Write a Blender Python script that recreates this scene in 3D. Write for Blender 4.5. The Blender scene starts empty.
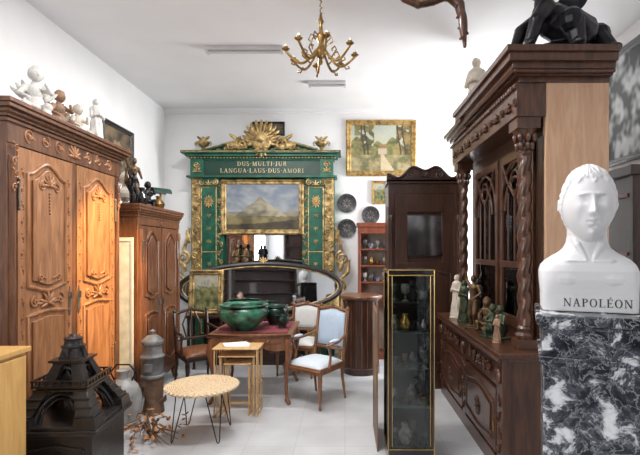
import bpy, math, random
from mathutils import Vector, Matrix, noise
random.seed(7)
pi=math.pi; sin=math.sin; cos=math.cos; exp=math.exp
SC=bpy.context.scene; COL=SC.collection
SC.view_settings.view_transform='Standard'

# ------------------------------------------------------------------ materials
def nt(name):
    m=bpy.data.materials.new(name); m.use_nodes=True
    n=m.node_tree.nodes; l=m.node_tree.links
    return m,n,l,n['Principled BSDF']
def mat(name,col,rough=.5,metal=0,var=.18,ns=6,bump=0,bs=40,coat=0,stretch=None,col2=None,lo=.35,hi=.65,dist=0):
    m,n,l,b=nt(name)
    tc=n.new('ShaderNodeTexCoord'); mp=n.new('ShaderNodeMapping'); l.new(tc.outputs['Object'],mp.inputs[0])
    if stretch: mp.inputs['Scale'].default_value=stretch
    no=n.new('ShaderNodeTexNoise'); no.inputs['Scale'].default_value=ns; no.inputs['Detail'].default_value=6
    no.inputs['Distortion'].default_value=dist
    l.new(mp.outputs[0],no.inputs['Vector'])
    r=n.new('ShaderNodeValToRGB'); l.new(no.outputs[0],r.inputs[0])
    c2=col2 or tuple(max(0,c*(1-var*1.6)) for c in col); c1=col if col2 else tuple(min(1,c*(1+var)) for c in col)
    r.color_ramp.elements[0].position=lo; r.color_ramp.elements[1].position=hi
    r.color_ramp.elements[0].color=(*c2,1); r.color_ramp.elements[1].color=(*c1,1)
    l.new(r.outputs[0],b.inputs['Base Color'])
    b.inputs['Roughness'].default_value=rough; b.inputs['Metallic'].default_value=metal
    b.inputs['Coat Weight'].default_value=coat
    if bump:
        n2=n.new('ShaderNodeTexNoise'); n2.inputs['Scale'].default_value=bs; n2.inputs['Detail'].default_value=4
        l.new(mp.outputs[0],n2.inputs['Vector'])
        bp=n.new('ShaderNodeBump'); bp.inputs['Strength'].default_value=bump; bp.inputs['Distance'].default_value=.01
        l.new(n2.outputs[0],bp.inputs['Height']); l.new(bp.outputs[0],b.inputs['Normal'])
    return m
def wood(name,c1,c2,rough=.35,st=(9,9,1.2),coat=.15):
    return mat(name,c1,rough,0,col2=c2,ns=3,bump=.12,bs=12,stretch=st,coat=coat,lo=.3,hi=.7,dist=1.0)
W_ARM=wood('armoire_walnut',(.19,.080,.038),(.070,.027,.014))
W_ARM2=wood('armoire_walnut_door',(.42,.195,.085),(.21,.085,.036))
W_DK=wood('dark_mahogany',(.055,.022,.013),(.020,.009,.006),.28)
W_MH=wood('carved_mahogany',(.098,.038,.019),(.030,.012,.007),.28)
W_CAB=wood('small_armoire_oak',(.23,.092,.042),(.09,.033,.016))
W_SIDE=wood('pale_side_panel',(.52,.33,.21),(.42,.24,.14),.4)
W_TAB=wood('table_walnut',(.26,.105,.042),(.12,.042,.017))
W_CH=wood('chair_wood',(.28,.125,.055),(.14,.055,.025))
W_LT=wood('bamboo_wood',(.72,.48,.24),(.50,.30,.13),.4)
W_YEL=wood('yellow_oak',(.66,.40,.14),(.55,.30,.09),.45)
W_BLK=mat('black_stained_wood',(.016,.013,.013),.35,ns=12,bump=.3,coat=.2)
W_RED=wood('reddish_wood',(.30,.085,.045),(.17,.045,.025))
W_LOG=wood('driftwood',(.22,.13,.08),(.08,.045,.03),.8,(3,3,3),0)
GOLD=mat('antique_gilding',(.50,.35,.15),.40,.5,var=.4,ns=14,bump=.6,bs=45)
GOLD2=mat('dull_gold_frame',(.45,.29,.10),.42,.5,var=.3,ns=20,bump=.4)
BRASS=mat('polished_brass',(.52,.33,.11),.26,.95,var=.15)
BRASSD=mat('old_brass',(.30,.185,.065),.32,.9,var=.25,ns=20)
GREEN=mat('green_painted_wood',(.012,.115,.070),.42,var=.25,ns=8)
GREEN_D=mat('dark_green_paint',(.008,.050,.032),.4)
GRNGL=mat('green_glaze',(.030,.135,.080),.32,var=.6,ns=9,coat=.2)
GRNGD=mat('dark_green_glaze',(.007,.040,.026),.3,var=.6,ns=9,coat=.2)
WHITE=mat('white_marble',(.62,.62,.63),.5,var=.03,ns=4)
PLASTW=mat('white_plaster',(.64,.63,.60),.6,var=.10,ns=12)
PLAST=mat('cream_plaster',(.56,.50,.42),.6,var=.14,ns=12)
BRNZ=mat('dark_bronze',(.022,.021,.025),.35,.6,var=.4,ns=10)
BRNZ2=mat('brown_patina_bronze',(.15,.09,.045),.4,.55,var=.4,ns=14)
BRNZG=mat('green_patina_bronze',(.055,.075,.04),.45,.4,var=.5,ns=14)
TERRA=mat('terracotta_figure',(.28,.16,.10),.6,var=.3,ns=14)
IRON=mat('black_iron',(.02,.02,.022),.4,.6)
SILV=mat('aged_metal_hardware',(.25,.23,.20),.4,.85)
GREY=mat('grey_stoneware',(.17,.175,.175),.5,var=.3,ns=9,bump=.2)
GREYL=mat('grey_enamel',(.30,.30,.295),.4,var=.3,ns=5)
WICK=mat('woven_rattan',(.66,.51,.33),.65,var=.18,ns=60,bump=.3,bs=120)
CREAM=mat('cream_upholstery',(.66,.67,.66),.8,var=.02,ns=20)
BLUE=mat('pale_blue_upholstery',(.42,.52,.64),.8,var=.02,ns=25)
BLUEL=mat('whitish_blue_upholstery',(.58,.64,.70),.8,var=.02,ns=25)
YELF=mat('golden_upholstery',(.62,.46,.18),.75,var=.2,ns=20)
REDC=mat('red_patterned_cloth',(.28,.045,.05),.85,col2=(.12,.03,.05),ns=18)
PAPER=mat('white_paper',(.85,.85,.83),.7,var=.03)
CARD=mat('beige_cardboard',(.50,.41,.29),.8,var=.08)
PLAS=mat('fixture_white_enamel',(.62,.62,.62),.4,var=.03)
BLK=mat('black_lacquer',(.012,.012,.013),.18,coat=.4)
DKIN=mat('dark_interior',(.012,.010,.010),.7)
SKIN=mat('skin',(.62,.38,.27),.5,var=.06)
HAIR=mat('dark_hair',(.02,.015,.012),.6,var=.4,ns=60)
SHIRT=mat('blue_grey_shirt',(.26,.37,.50),.85,var=.15,ns=30)
TROU=mat('dark_trousers',(.03,.03,.04),.85)
DRY=mat('dried_leaves',(.40,.17,.05),.8,var=.6,ns=20)
CERB=mat('blue_white_porcelain',(.60,.62,.66),.2,col2=(.12,.2,.45),ns=18,lo=.42,hi=.5)
CERR=mat('red_glaze',(.45,.06,.04),.25)
GREYBK=mat('slate_inlay',(.02,.021,.023),.35,col2=(.07,.07,.075),ns=30)
def glassmat(name,tint,fac,rough=.02):
    m=bpy.data.materials.new(name); m.use_nodes=True; n=m.node_tree.nodes; l=m.node_tree.links; n.clear()
    o=n.new('ShaderNodeOutputMaterial'); mx=n.new('ShaderNodeMixShader'); t=n.new('ShaderNodeBsdfTransparent'); g=n.new('ShaderNodeBsdfGlossy')
    t.inputs[0].default_value=(*tint,1); g.inputs['Roughness'].default_value=rough
    nz=n.new('ShaderNodeTexNoise'); nz.inputs['Scale'].default_value=3
    mr=n.new('ShaderNodeMapRange'); mr.inputs[3].default_value=fac*.8; mr.inputs[4].default_value=fac*1.2
    l.new(nz.outputs[0],mr.inputs[0]); l.new(mr.outputs[0],mx.inputs[0])
    l.new(t.outputs[0],mx.inputs[1]); l.new(g.outputs[0],mx.inputs[2]); l.new(mx.outputs[0],o.inputs[0]); return m
GLASS=glassmat('clear_glass',(.74,.77,.76),.06)
GLASSD=glassmat('old_dark_glass',(.28,.27,.27),.24,.03)
MIRR=mat('mirror_silver',(.62,.64,.66),.03,1,var=.02)
def marble_dark():
    m,n,l,b=nt('breccia_marble')
    tc=n.new('ShaderNodeTexCoord')
    nz=n.new('ShaderNodeTexNoise'); nz.inputs['Scale'].default_value=10; nz.inputs['Detail'].default_value=12; nz.inputs['Roughness'].default_value=.66; nz.inputs['Distortion'].default_value=.5
    l.new(tc.outputs['Object'],nz.inputs['Vector'])
    r=n.new('ShaderNodeValToRGB'); e=r.color_ramp.elements
    e[0].position=.38; e[0].color=(.012,.014,.018,1); e[1].position=.63; e[1].color=(.68,.69,.70,1)
    for p,c in((.475,(.030,.034,.042,1)),(.505,(.085,.093,.11,1)),(.53,(.035,.04,.05,1)),(.555,(.17,.18,.20,1)),(.575,(.46,.47,.49,1))):
        x=e.new(p); x.color=c
    l.new(nz.outputs[0],r.inputs[0])
    vm=n.new('ShaderNodeVectorMath'); vm.operation='MULTIPLY_ADD'; vm.inputs[1].default_value=(.20,.20,.20)
    l.new(nz.outputs['Color'],vm.inputs[0]); l.new(tc.outputs['Object'],vm.inputs[2])
    v=n.new('ShaderNodeTexVoronoi'); v.feature='DISTANCE_TO_EDGE'; v.inputs['Scale'].default_value=13; l.new(vm.outputs[0],v.inputs['Vector'])
    r2=n.new('ShaderNodeValToRGB'); r2.color_ramp.elements[0].color=(.5,.5,.5,1); r2.color_ramp.elements[1].position=.045; r2.color_ramp.elements[1].color=(0,0,0,1)
    l.new(v.outputs['Distance'],r2.inputs[0])
    mx=n.new('ShaderNodeMix'); mx.data_type='RGBA'; mx.inputs[7].default_value=(.50,.51,.53,1)
    l.new(r2.outputs[0],mx.inputs[0]); l.new(r.outputs[0],mx.inputs[6]); l.new(mx.outputs[2],b.inputs['Base Color'])
    b.inputs['Roughness'].default_value=.2; return m
MARB=marble_dark()
def floor_mat():
    m,n,l,b=nt('grey_floor_tiles')
    tc=n.new('ShaderNodeTexCoord'); br=n.new('ShaderNodeTexBrick'); br.offset=0
    br.inputs['Scale'].default_value=1; br.inputs['Brick Width'].default_value=.42; br.inputs['Row Height'].default_value=.42
    br.inputs['Mortar Size'].default_value=.003
    br.inputs['Color1'].default_value=(.58,.59,.61,1); br.inputs['Color2'].default_value=(.53,.54,.56,1); br.inputs['Mortar'].default_value=(.45,.45,.46,1)
    l.new(tc.outputs['Object'],br.inputs['Vector'])
    nz=n.new('ShaderNodeTexNoise'); nz.inputs['Scale'].default_value=2.5; nz.inputs['Detail'].default_value=8; l.new(tc.outputs['Object'],nz.inputs['Vector'])
    r=n.new('ShaderNodeValToRGB'); r.color_ramp.elements[0].color=(.78,.78,.78,1); r.color_ramp.elements[0].position=.3; r.color_ramp.elements[1].position=.7; l.new(nz.outputs[0],r.inputs[0])
    mx=n.new('ShaderNodeMix'); mx.data_type='RGBA'; mx.blend_type='MULTIPLY'; mx.inputs[0].default_value=1
    l.new(br.outputs[0],mx.inputs[6]); l.new(r.outputs[0],mx.inputs[7]); l.new(mx.outputs[2],b.inputs['Base Color'])
    b.inputs['Roughness'].default_value=.42; return m
FLOOR=floor_mat()
WALL=mat('white_wall_paint',(.87,.87,.875),.85,var=.02,ns=2,bump=.05)
CEIL=mat('white_ceiling_paint',(.84,.84,.85),.9,var=.02,ns=1.5)
def attrmat(name,rough=.5):
    m,n,l,b=nt(name); a=n.new('ShaderNodeAttribute'); a.attribute_name='Col'; l.new(a.outputs['Color'],b.inputs['Base Color'])
    nz=n.new('ShaderNodeTexNoise'); nz.inputs['Scale'].default_value=60; bp=n.new('ShaderNodeBump'); bp.inputs['Strength'].default_value=.1
    l.new(nz.outputs[0],bp.inputs['Height']); l.new(bp.outputs[0],b.inputs['Normal'])
    b.inputs['Roughness'].default_value=rough; return m
PAINT=attrmat('oil_paint_canvas')

# ------------------------------------------------------------------ mesh builder
class M:
    def __init__(s): s.v=[]; s.f=[]; s.mi=[]; s.c=0; s.nb=0
    def add(s,vs,fs):
        o=len(s.v); s.v+= [tuple(v) for v in vs]; s.f+=[tuple(i+o for i in f) for f in fs]; s.mi+=[s.c]*len(fs); return s
    def mat(s,i): s.c=i; return s
    def box(s,x0,y0,z0,x1,y1,z1):
        e=.0005*(s.nb%5); s.nb+=1   # keeps overlapping boxes from sharing coplanar faces
        z0_=z0-e if z0>.01 else z0
        vs=[(x,y,z) for x in(x0-e,x1+e) for y in(y0-e,y1+e*.3) for z in(z0_,z1+e)]
        return s.add(vs,[(0,1,3,2),(4,6,7,5),(0,4,5,1),(2,3,7,6),(0,2,6,4),(1,5,7,3)])
    def taper(s,cx,cy,z0,z1,a0,b0,a1,b1,dx=0,dy=0):
        vs=[]
        for z,a,b,ox,oy in((z0,a0,b0,0,0),(z1,a1,b1,dx,dy)):
            vs+=[(cx+ox-a,cy+oy-b,z),(cx+ox+a,cy+oy-b,z),(cx+ox+a,cy+oy+b,z),(cx+ox-a,cy+oy+b,z)]
        return s.add(vs,[(3,2,1,0),(4,5,6,7),(0,1,5,4),(1,2,6,5),(2,3,7,6),(3,0,4,7)])
    def lathe(s,prof,c=(0,0,0),seg=24,sx=1,sy=1,fn=None):
        vs=[];fs=[];n=len(prof)
        for (r,z) in prof:
            for k in range(seg):
                a=2*pi*k/seg; q=fn(a,z,r) if fn else r
                vs.append((c[0]+q*cos(a)*sx,c[1]+q*sin(a)*sy,c[2]+z))
        for j in range(n-1):
            for k in range(seg):
                k2=(k+1)%seg; fs.append((j*seg+k,j*seg+k2,(j+1)*seg+k2,(j+1)*seg+k))
        fs.append(tuple(range(seg-1,-1,-1))); fs.append(tuple((n-1)*seg+k for k in range(seg)))
        return s.add(vs,fs)
    def cyl(s,c,r,h,seg=20,r2=None): return s.lathe([(r,0),(r if r2 is None else r2,h)],c,seg)
    def tube(s,pts,r,seg=8,closed=False,caps=False,flat=1):
        P=[Vector(p) for p in pts]; n=len(P); R=r if isinstance(r,(list,tuple)) else [r]*n
        vs=[];fs=[]; up=None
        for i in range(n):
            if closed: t=P[(i+1)%n]-P[i-1]
            else: t=P[min(i+1,n-1)]-P[max(i-1,0)]
            if t.length<1e-9: t=Vector((0,0,1))
            t.normalize()
            if up is None:
                up=Vector((0,1,0)) if abs(t.y)<.9 else Vector((1,0,0))
            u=(up-t*up.dot(t)); 
            if u.length<1e-6: u=t.orthogonal()
            u.normalize(); w=t.cross(u); up=u
            for k in range(seg):
                a=2*pi*k/seg; vs.append(P[i]+(u*cos(a)*flat+w*sin(a))*R[i])
        for i in range(n if closed else n-1):
            j=(i+1)%n
            for k in range(seg):
                k2=(k+1)%seg; fs.append((i*seg+k,i*seg+k2,j*seg+k2,j*seg+k))
        if not closed:
            fs.append(tuple(range(seg-1,-1,-1))); fs.append(tuple((n-1)*seg+k for k in range(seg)))
        s.add(vs,fs)
        if caps:
            s.ell(P[0],(R[0],)*3,seg,6); s.ell(P[-1],(R[-1],)*3,seg,6)
        return s
    def limb(s,pts,r,seg=10): 
        for p,q in zip(pts[1:-1],r[1:-1]): s.ell(p,(q,q,q),seg,6)
        return s.tube(pts,r,seg,caps=True)
    def prism(s,poly,a0,a1,ax='y'):
        n=len(poly)
        f={'y':lambda p,a:(p[0],a,p[1]),'x':lambda p,a:(a,p[0],p[1]),'z':lambda p,a:(p[0],p[1],a)}[ax]
        vs=[f(p,a0) for p in poly]+[f(p,a1) for p in poly]
        fs=[tuple(range(n)),tuple(range(2*n-1,n-1,-1))]+[(i,(i+1)%n,n+(i+1)%n,n+i) for i in range(n)]
        return s.add(vs,fs)
    def ell(s,c,r,seg=14,rings=8,rot=0,rx=0,rz=0):
        vs=[];fs=[]
        mt=Matrix.Rotation(rz,3,'Z')@Matrix.Rotation(rot,3,'Y')@Matrix.Rotation(rx,3,'X')
        for j in range(1,rings):
            v=-pi/2+pi*j/rings
            for k in range(seg):
                a=2*pi*k/seg; p=mt@Vector((r[0]*cos(v)*cos(a),r[1]*cos(v)*sin(a),r[2]*sin(v))); vs.append((c[0]+p.x,c[1]+p.y,c[2]+p.z))
        for sg in(-1,1):
            p=mt@Vector((0,0,r[2]*sg)); vs.append((c[0]+p.x,c[1]+p.y,c[2]+p.z))
        b=len(vs)-2
        for j in range(rings-2):
            for k in range(seg):
                k2=(k+1)%seg; fs.append((j*seg+k,j*seg+k2,(j+1)*seg+k2,(j+1)*seg+k))
        for k in range(seg):
            k2=(k+1)%seg; fs.append((b,k2,k)); fs.append((b+1,(rings-2)*seg+k,(rings-2)*seg+k2))
        return s.add(vs,fs)
    def spiral(s,cx,cz,y,r,turns=1.4,th=.012,a0=0,d=1,seg=6):
        n=int(18*turns); pts=[];R=[]
        for i in range(n+1):
            t=i/n; a=a0+d*t*turns*2*pi; q=r*(1-t*.85); pts.append((cx+q*cos(a),y-.004*t,cz+q*sin(a))); R.append(th*(1-.5*t))
        s.tube(pts,R,seg); s.ell(pts[-1],(th,th,th),8,6); return s
    def leaf(s,cx,cz,y,L,w,ang,th=.012):
        return s.ell((cx+cos(ang)*L/2,y,cz+sin(ang)*L/2),(L/2,th,w),10,6,rot=-ang)
    def palmette(s,cx,cz,y,R,a0=0,a1=pi,n=7,th=.012,w=None):
        for i in range(n):
            a=a0+(a1-a0)*i/(n-1); k=.8+.2*sin(pi*i/(n-1)); s.leaf(cx,cz,y,R*k,w or R*.13,a,th)
        s.ell((cx,y-.01,cz),(R*.16,th*1.6,R*.16),10,6); return s
    def vine(s,x,z0,z1,y,w,th=.01,per=None):
        n=max(2,int((z1-z0)/(per or w*1.5))); h=(z1-z0)/n
        for i in range(n):
            d=1 if i%2 else -1; zc=z0+(i+.5)*h
            s.spiral(x+d*w*.1,zc,y,min(w*.42,h*.55),1.3,th,a0=-pi/2 ,d=d)
            s.leaf(x-d*w*.1,zc+h*.2,y,w*.5,w*.12,pi/2+d*.9,th); s.leaf(x,zc-h*.2,y,w*.45,w*.11,-pi/2+d*.9,th)
        return s
def ob(m,name,parent=None,mats=None,bevel=0,smooth=35,remesh=0,loc=None,rot=0,sm=2):
    me=bpy.data.meshes.new(name); me.from_pydata(m.v,[],m.f); me.update()
    mats=mats if isinstance(mats,(list,tuple)) else [mats]
    for x in mats: me.materials.append(x)
    for p,i in zip(me.polygons,m.mi): p.material_index=min(i,len(mats)-1)
    import bmesh
    b=bmesh.new(); b.from_mesh(me); bmesh.ops.recalc_face_normals(b,faces=b.faces); b.to_mesh(me); b.free()
    if smooth:
        for p in me.polygons: p.use_smooth=True
        me.set_sharp_from_angle(angle=math.radians(smooth))
    o=bpy.data.objects.new(name,me); COL.objects.link(o)
    if parent: o.parent=parent
    if loc: o.location=loc
    if rot: o.rotation_euler=(0,0,math.radians(rot))
    if bevel:
        k=o.modifiers.new('bevel','BEVEL'); k.width=bevel; k.segments=2; k.limit_method='ANGLE'; k.angle_limit=math.radians(50)
    if remesh:
        k=o.modifiers.new('remesh','REMESH'); k.mode='VOXEL'; k.voxel_size=remesh; k.use_smooth_shade=True
        if sm: k=o.modifiers.new('smooth','SMOOTH'); k.iterations=sm
    return o
def tag(o,label,cat,group=None):
    o['label']=label; o['category']=cat
    if group: o['group']=group
    return o
def T(name,label,cat,loc,rot=0,group=None,tilt=0):
    e=bpy.data.objects.new(name,None); e.empty_display_size=.1; COL.objects.link(e)
    e.location=loc; e.rotation_euler=(math.radians(tilt),0,math.radians(rot)); return tag(e,label,cat,group)
def S(m,name,label,cat,mats,loc,rot=0,group=None,**k):
    return tag(ob(m,name,None,mats,loc=loc,rot=rot,**k),label,cat,group)
def dup(e,loc,rot=None,label=None,tilt=None):
    c=e.copy(); COL.objects.link(c); c.location=loc
    if rot is not None: c.rotation_euler=(e.rotation_euler.x,0,math.radians(rot))
    if label: c['label']=label
    def rec(a,b):
        for ch in list(a.children):
            k=ch.copy(); COL.objects.link(k); k.parent=b; rec(ch,k)
    rec(e,c); return c
def struct(m,name,mats,**k):
    o=ob(m,name,None,mats,smooth=0,**k); o['kind']='structure'; return o
def serif_text(s,name,parent,material,h,cx,y,z,gap=.16,sx=1,dep=.003,thick=.17):
    m=M(); T_,t_=thick,.065; x=0; items=[]
    def ln(p,q,w): items.append([(p[0]-w/2,p[1]),(p[0]+w/2,p[1]),(q[0]+w/2,q[1]),(q[0]-w/2,q[1])])
    def br(x0,x1,zz,hh=.055): items.append([(x0,zz),(x1,zz),(x1,zz+hh),(x0,zz+hh)])
    def arc(cx_,cz_,rx,rz,a0,a1,n=20):
        for i in range(n):
            a,b=a0+(a1-a0)*i/n,a0+(a1-a0)*(i+1)/n
            ix,iz=rx-T_*.95,rz-t_; items.append([(cx_+rx*cos(a),cz_+rz*sin(a)),(cx_+rx*cos(b),cz_+rz*sin(b)),(cx_+ix*cos(b),cz_+iz*sin(b)),(cx_+ix*cos(a),cz_+iz*sin(a))])
    for ch in s:
        st=len(items); w=.5
        if ch=='N': w=.92; ln((.14,0),(.14,1),t_); ln((.78,0),(.78,1),t_); ln((.78,0),(.14,1),T_); br(.0,.28,0); br(.0,.2,.945); br(.64,.92,.945)
        elif ch=='A': w=.88; ln((.12,0),(.44,1),t_); ln((.75,0),(.42,1),T_); br(.24,.62,.33,.05); br(.0,.26,0); br(.60,.90,0)
        elif ch=='P': w=.70; ln((.18,0),(.18,1),T_); arc(.34,.74,.36,.26,-pi/2,pi/2); br(.0,.36,.945); br(.2,.36,.48); br(.0,.36,0)
        elif ch=='R': w=.82; ln((.18,0),(.18,1),T_); arc(.34,.74,.34,.26,-pi/2,pi/2); br(.0,.36,.945); br(.2,.36,.48); br(.0,.36,0); ln((.70,0),(.40,.5),T_); br(.6,.84,0)
        elif ch=='D': w=.86; ln((.18,0),(.18,1),T_); arc(.32,.5,.52,.5,-pi/2,pi/2,24); br(.0,.34,.945); br(.0,.34,0)
        elif ch=='O': w=.90; arc(.45,.5,.43,.52,0,2*pi,32)
        elif ch=='G': w=.88; arc(.45,.5,.43,.52,.7,2*pi-.55,28); br(.55,.88,.40); ln((.78,.1),(.78,.42),T_)
        elif ch=='L': w=.70; ln((.18,0),(.18,1),T_); br(0,.36,.945); br(.0,.68,0); ln((.66,0),(.68,.24),t_)
        elif ch=='I': w=.38; ln((.19,0),(.19,1),T_); br(0,.38,.945); br(0,.38,0)
        elif ch=='J': w=.46; ln((.28,.1),(.28,1),T_); br(.08,.46,.945); arc(.14,.12,.22,.17,pi,2*pi,10)
        elif ch=='T': w=.76; ln((.38,0),(.38,1),T_); br(.0,.76,.945); br(.2,.56,0); ln((.03,.80),(.03,1),t_); ln((.73,.80),(.73,1),t_)
        elif ch=='U': w=.88; ln((.18,.3),(.18,1),T_); ln((.74,.3),(.74,1),t_); arc(.44,.34,.34,.35,pi,2*pi,16); br(0,.34,.945); br(.60,.88,.945)
        elif ch=='M': w=1.08; ln((.14,0),(.16,1),t_); ln((.50,0),(.18,1),T_); ln((.50,0),(.86,1),t_); ln((.90,0),(.88,1),T_); br(0,.28,0); br(.72,1.08,0); br(0,.26,.945); br(.82,1.06,.945)
        elif ch=='S': w=.62; arc(.31,.74,.28,.27,.5,1.5*pi,16); arc(.31,.26,.29,.27,-pi/2,.5*pi,12); arc(.31,.26,.29,.27,pi+.2,1.5*pi,6)
        elif ch=='·': w=.3; items.append([(.15+.08*cos(a),.5+.08*sin(a)) for a in [2*pi*i/8 for i in range(8)]])
        elif ch in 'EÉ':
            w=.70; ln((.18,0),(.18,1),T_); br(0,.64,.945); br(0,.68,0); br(.2,.5,.48); ln((.63,1),(.64,.80),t_); ln((.66,0),(.68,.22),t_); ln((.5,.40),(.5,.60),t_)
            if ch=='É': items.append([(.28,1.08),(.34,1.07),(.52,1.24),(.42,1.28)])
        for p in items[st:]:
            for i,(a,b) in enumerate(p): p[i]=(a+x,b)
        x+=w+gap
    x-=gap
    for p in items: m.prism([(cx+(a-x/2)*h*sx,z+b*h) for a,b in p],y,y-dep)
    return ob(m,name,parent,material,smooth=0)
def painting(name,parent,w,h,fn,nx=90,ny=64,y=0,mtl=None):
    vs=[(w*i/nx,y,h*j/ny) for j in range(ny+1) for i in range(nx+1)]
    fs=[(j*(nx+1)+i,j*(nx+1)+i+1,(j+1)*(nx+1)+i+1,(j+1)*(nx+1)+i) for j in range(ny) for i in range(nx)]
    me=bpy.data.meshes.new(name); me.from_pydata(vs,[],fs); me.materials.append(mtl or PAINT)
    a=me.color_attributes.new('Col','FLOAT_COLOR','POINT')
    for k,v in enumerate(vs):
        c=fn(v[0]/w,v[2]/h); a.data[k].color=(c[0],c[1],c[2],1)
    o=bpy.data.objects.new(name,me); COL.objects.link(o); o.parent=parent; return o
def N(x,y,s=1,o=0): return noise.noise(Vector((x*s,y*s,o)))
def mixc(a,b,t): t=max(0,min(1,t)); return tuple(a[i]*(1-t)+b[i]*t for i in range(3))

# ------------------------------------------------------------------ head generator
def head(m,c,a,b,cc,yaw=0,nu=64,nv=48,hair=.05,ears=True,hn=7,fs_=1.0):
    vs=[];fs=[]
    R=Matrix.Rotation(yaw,3,'Z')
    def sm(e0,e1,x): t=max(0,min(1,(x-e0)/(e1-e0))); return t*t*(3-2*t)
    for j in range(nv+1):
        v=-pi/2+pi*j/nv
        for i in range(nu):
            u=2*pi*i/nu; X=sin(u)*cos(v); Y=-cos(u)*cos(v); Z=sin(v); F=sm(-.05,.5,-Y)
            g=lambda x0,z0,sx,sz: exp(-((X-x0)/sx)**2-((Z-z0)/sz)**2)
            g2=lambda x0,z0,sx,sz: g(x0,z0,sx,sz)+g(-x0,z0,sx,sz)
            if Z>-.24: tt=max(0,min(1,(.22-Z)/.44)); nz=.27*tt**1.05+.03*(Z<.22)
            else: nz=.30*exp(-((Z+.24)/.05)**2)
            tt=max(0,min(1,(.22-Z)/.44)); d=nz*exp(-(X/(.07+.04*tt))**2)
            d+=.06*g2(.11,-.22,.045,.05)
            q=-.15*g2(.29,.10,.12,.08)+.085*g2(.31,.085,.095,.045)
            q+=.028*g2(.31,.122,.12,.014)-.03*g2(.31,.155,.12,.016)+.016*g2(.31,.030,.10,.014)
            q+=.075*g2(.29,.225,.18,.038)+.02*g(0,.24,.15,.06)
            q+=.045*g2(.50,-.10,.15,.13)-.05*g2(.42,-.36,.13,.18)
            q+=.065*g(0,-.405,.14,.028)+.065*g(0,-.505,.11,.034)-.085*g(0,-.452,.18,.014)-.04*g2(.19,-.455,.05,.03)
            q+=-.065*g(0,-.59,.12,.035)+.12*g(0,-.74,.17,.09)
            d=(d+q*fs_)*F
            xs=1-.28*max(0,-Z)**1.4; 
            px=X*xs; py=Y-d; pz=Z
            if Z<0 and Y<0: py-=.10*(-Z)*F
            if Z<0 and Y>0: py*=1-.35*(-Z)
            if Y>0 and Z>-.2: py*=1.08
            if hair:
                au=abs(((u+pi)%(2*pi))-pi)
                hl=.58-.06*sin(u*9+.6)-.03*sin(u*19) if au<.95 else .58-(au-.95)*1.6
                hl=max(hl,-.55)
                hm=sm(hl-.01,hl+.05,Z)
                if hm>0:
                    rid=abs(noise.noise(Vector((u*hn*.9+Z*3,Z*hn*.6,cos(v)*2))))
                    k=1+hm*(hair*.5+hair*1.2*rid); px*=k;py*=k;pz*=k
            p=R@Vector((px*a,py*b,pz*cc)); vs.append((c[0]+p.x,c[1]+p.y,c[2]+p.z))
    for j in range(nv):
        for i in range(nu):
            i2=(i+1)%nu; fs.append((j*nu+i,j*nu+i2,(j+1)*nu+i2,(j+1)*nu+i))
    m.add(vs,fs)
    if ears:
        for s_ in(-1,1):
            p=R@Vector((s_*a*.98,b*.12,-.02*cc)); q=(c[0]+p.x,c[1]+p.y,c[2]+p.z)
            m.ell(q,(a*.08,b*.17,cc*.19),12,8,rz=yaw+s_*.35,rx=-.15)
            pts=[]
            for k in range(9):
                t=-1.9+k*.5; r_=R@Vector((s_*(a*1.06),b*.14+b*.13*sin(t),-.01*cc+cc*.17*cos(t))); pts.append((c[0]+r_.x,c[1]+r_.y,c[2]+r_.z))
            m.tube(pts,a*.045,6,caps=True)
    return m

# ================================================================== ROOM
XL,XR,YB,YF,ZC=-2.91,2.9,7.25,-2.6,3.92
struct(M().box(XL-.2,YF-.2,-.1,XR+.2,YB+.2,0),'floor',FLOOR)
struct(M().box(XL-.2,YF-.2,ZC,XR+.2,YB+.2,ZC+.1),'ceiling',CEIL)
m=M(); ly0,ly1,lz0,lz1=-2.2,.6,.9,3.3
m.box(XL-.2,YF-.2,0,XL,ly0,ZC); m.box(XL-.2,ly1,0,XL,YB+.2,ZC); m.box(XL-.2,ly0,0,XL,ly1,lz0); m.box(XL-.2,ly0,lz1,XL,ly1,ZC)
struct(m,'wall_left',WALL)
m=M()
for y in(ly0,-.85,ly1-.06): m.box(XL-.14,y,lz0,XL-.08,y+.06,lz1)
for z in(lz0,2.4,lz1-.06): m.box(XL-.14,ly0,z,XL-.08,ly1,z+.06)
struct(m,'window_2',PLAS)
struct(M().box(XL,YB,0,XR,YB+.2,ZC),'wall_back',WALL)
m=M(); wy0,wy1,wz0,wz1=5.5,6.9,1.0,3.3
m.box(XR,YF-.2,0,XR+.2,wy0,ZC); m.box(XR,wy1,0,XR+.2,YB+.2,ZC); m.box(XR,wy0,0,XR+.2,wy1,wz0); m.box(XR,wy0,wz1,XR+.2,wy1,ZC)
struct(m,'wall_right',WALL)
m=M()
for y in(wy0,(wy0+wy1)/2-.03,wy1-.06): m.box(XR+.06,y,wz0,XR+.12,y+.06,wz1)
for z in(wz0,2.1,wz1-.06): m.box(XR+.06,wy0,z,XR+.12,wy1,z+.06)
struct(m,'added_window_1',PLAS)  # unseen window, added as a source for the bright back wall
struct(M().box(XL,YF-.2,0,XR,YF,ZC),'wall_front',WALL)
struct(M().box(XL+.0,YB-.015,0,-2.6,YB,.1).box(.02,YB-.015,0,XR,YB,.1),'baseboard_back',PLAS)
struct(M().box(XL,YB-.05,ZC-.05,XR,YB,ZC).box(XL,YB-.03,ZC-.08,XR,YB,ZC-.05),'trim_1',WALL)
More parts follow.
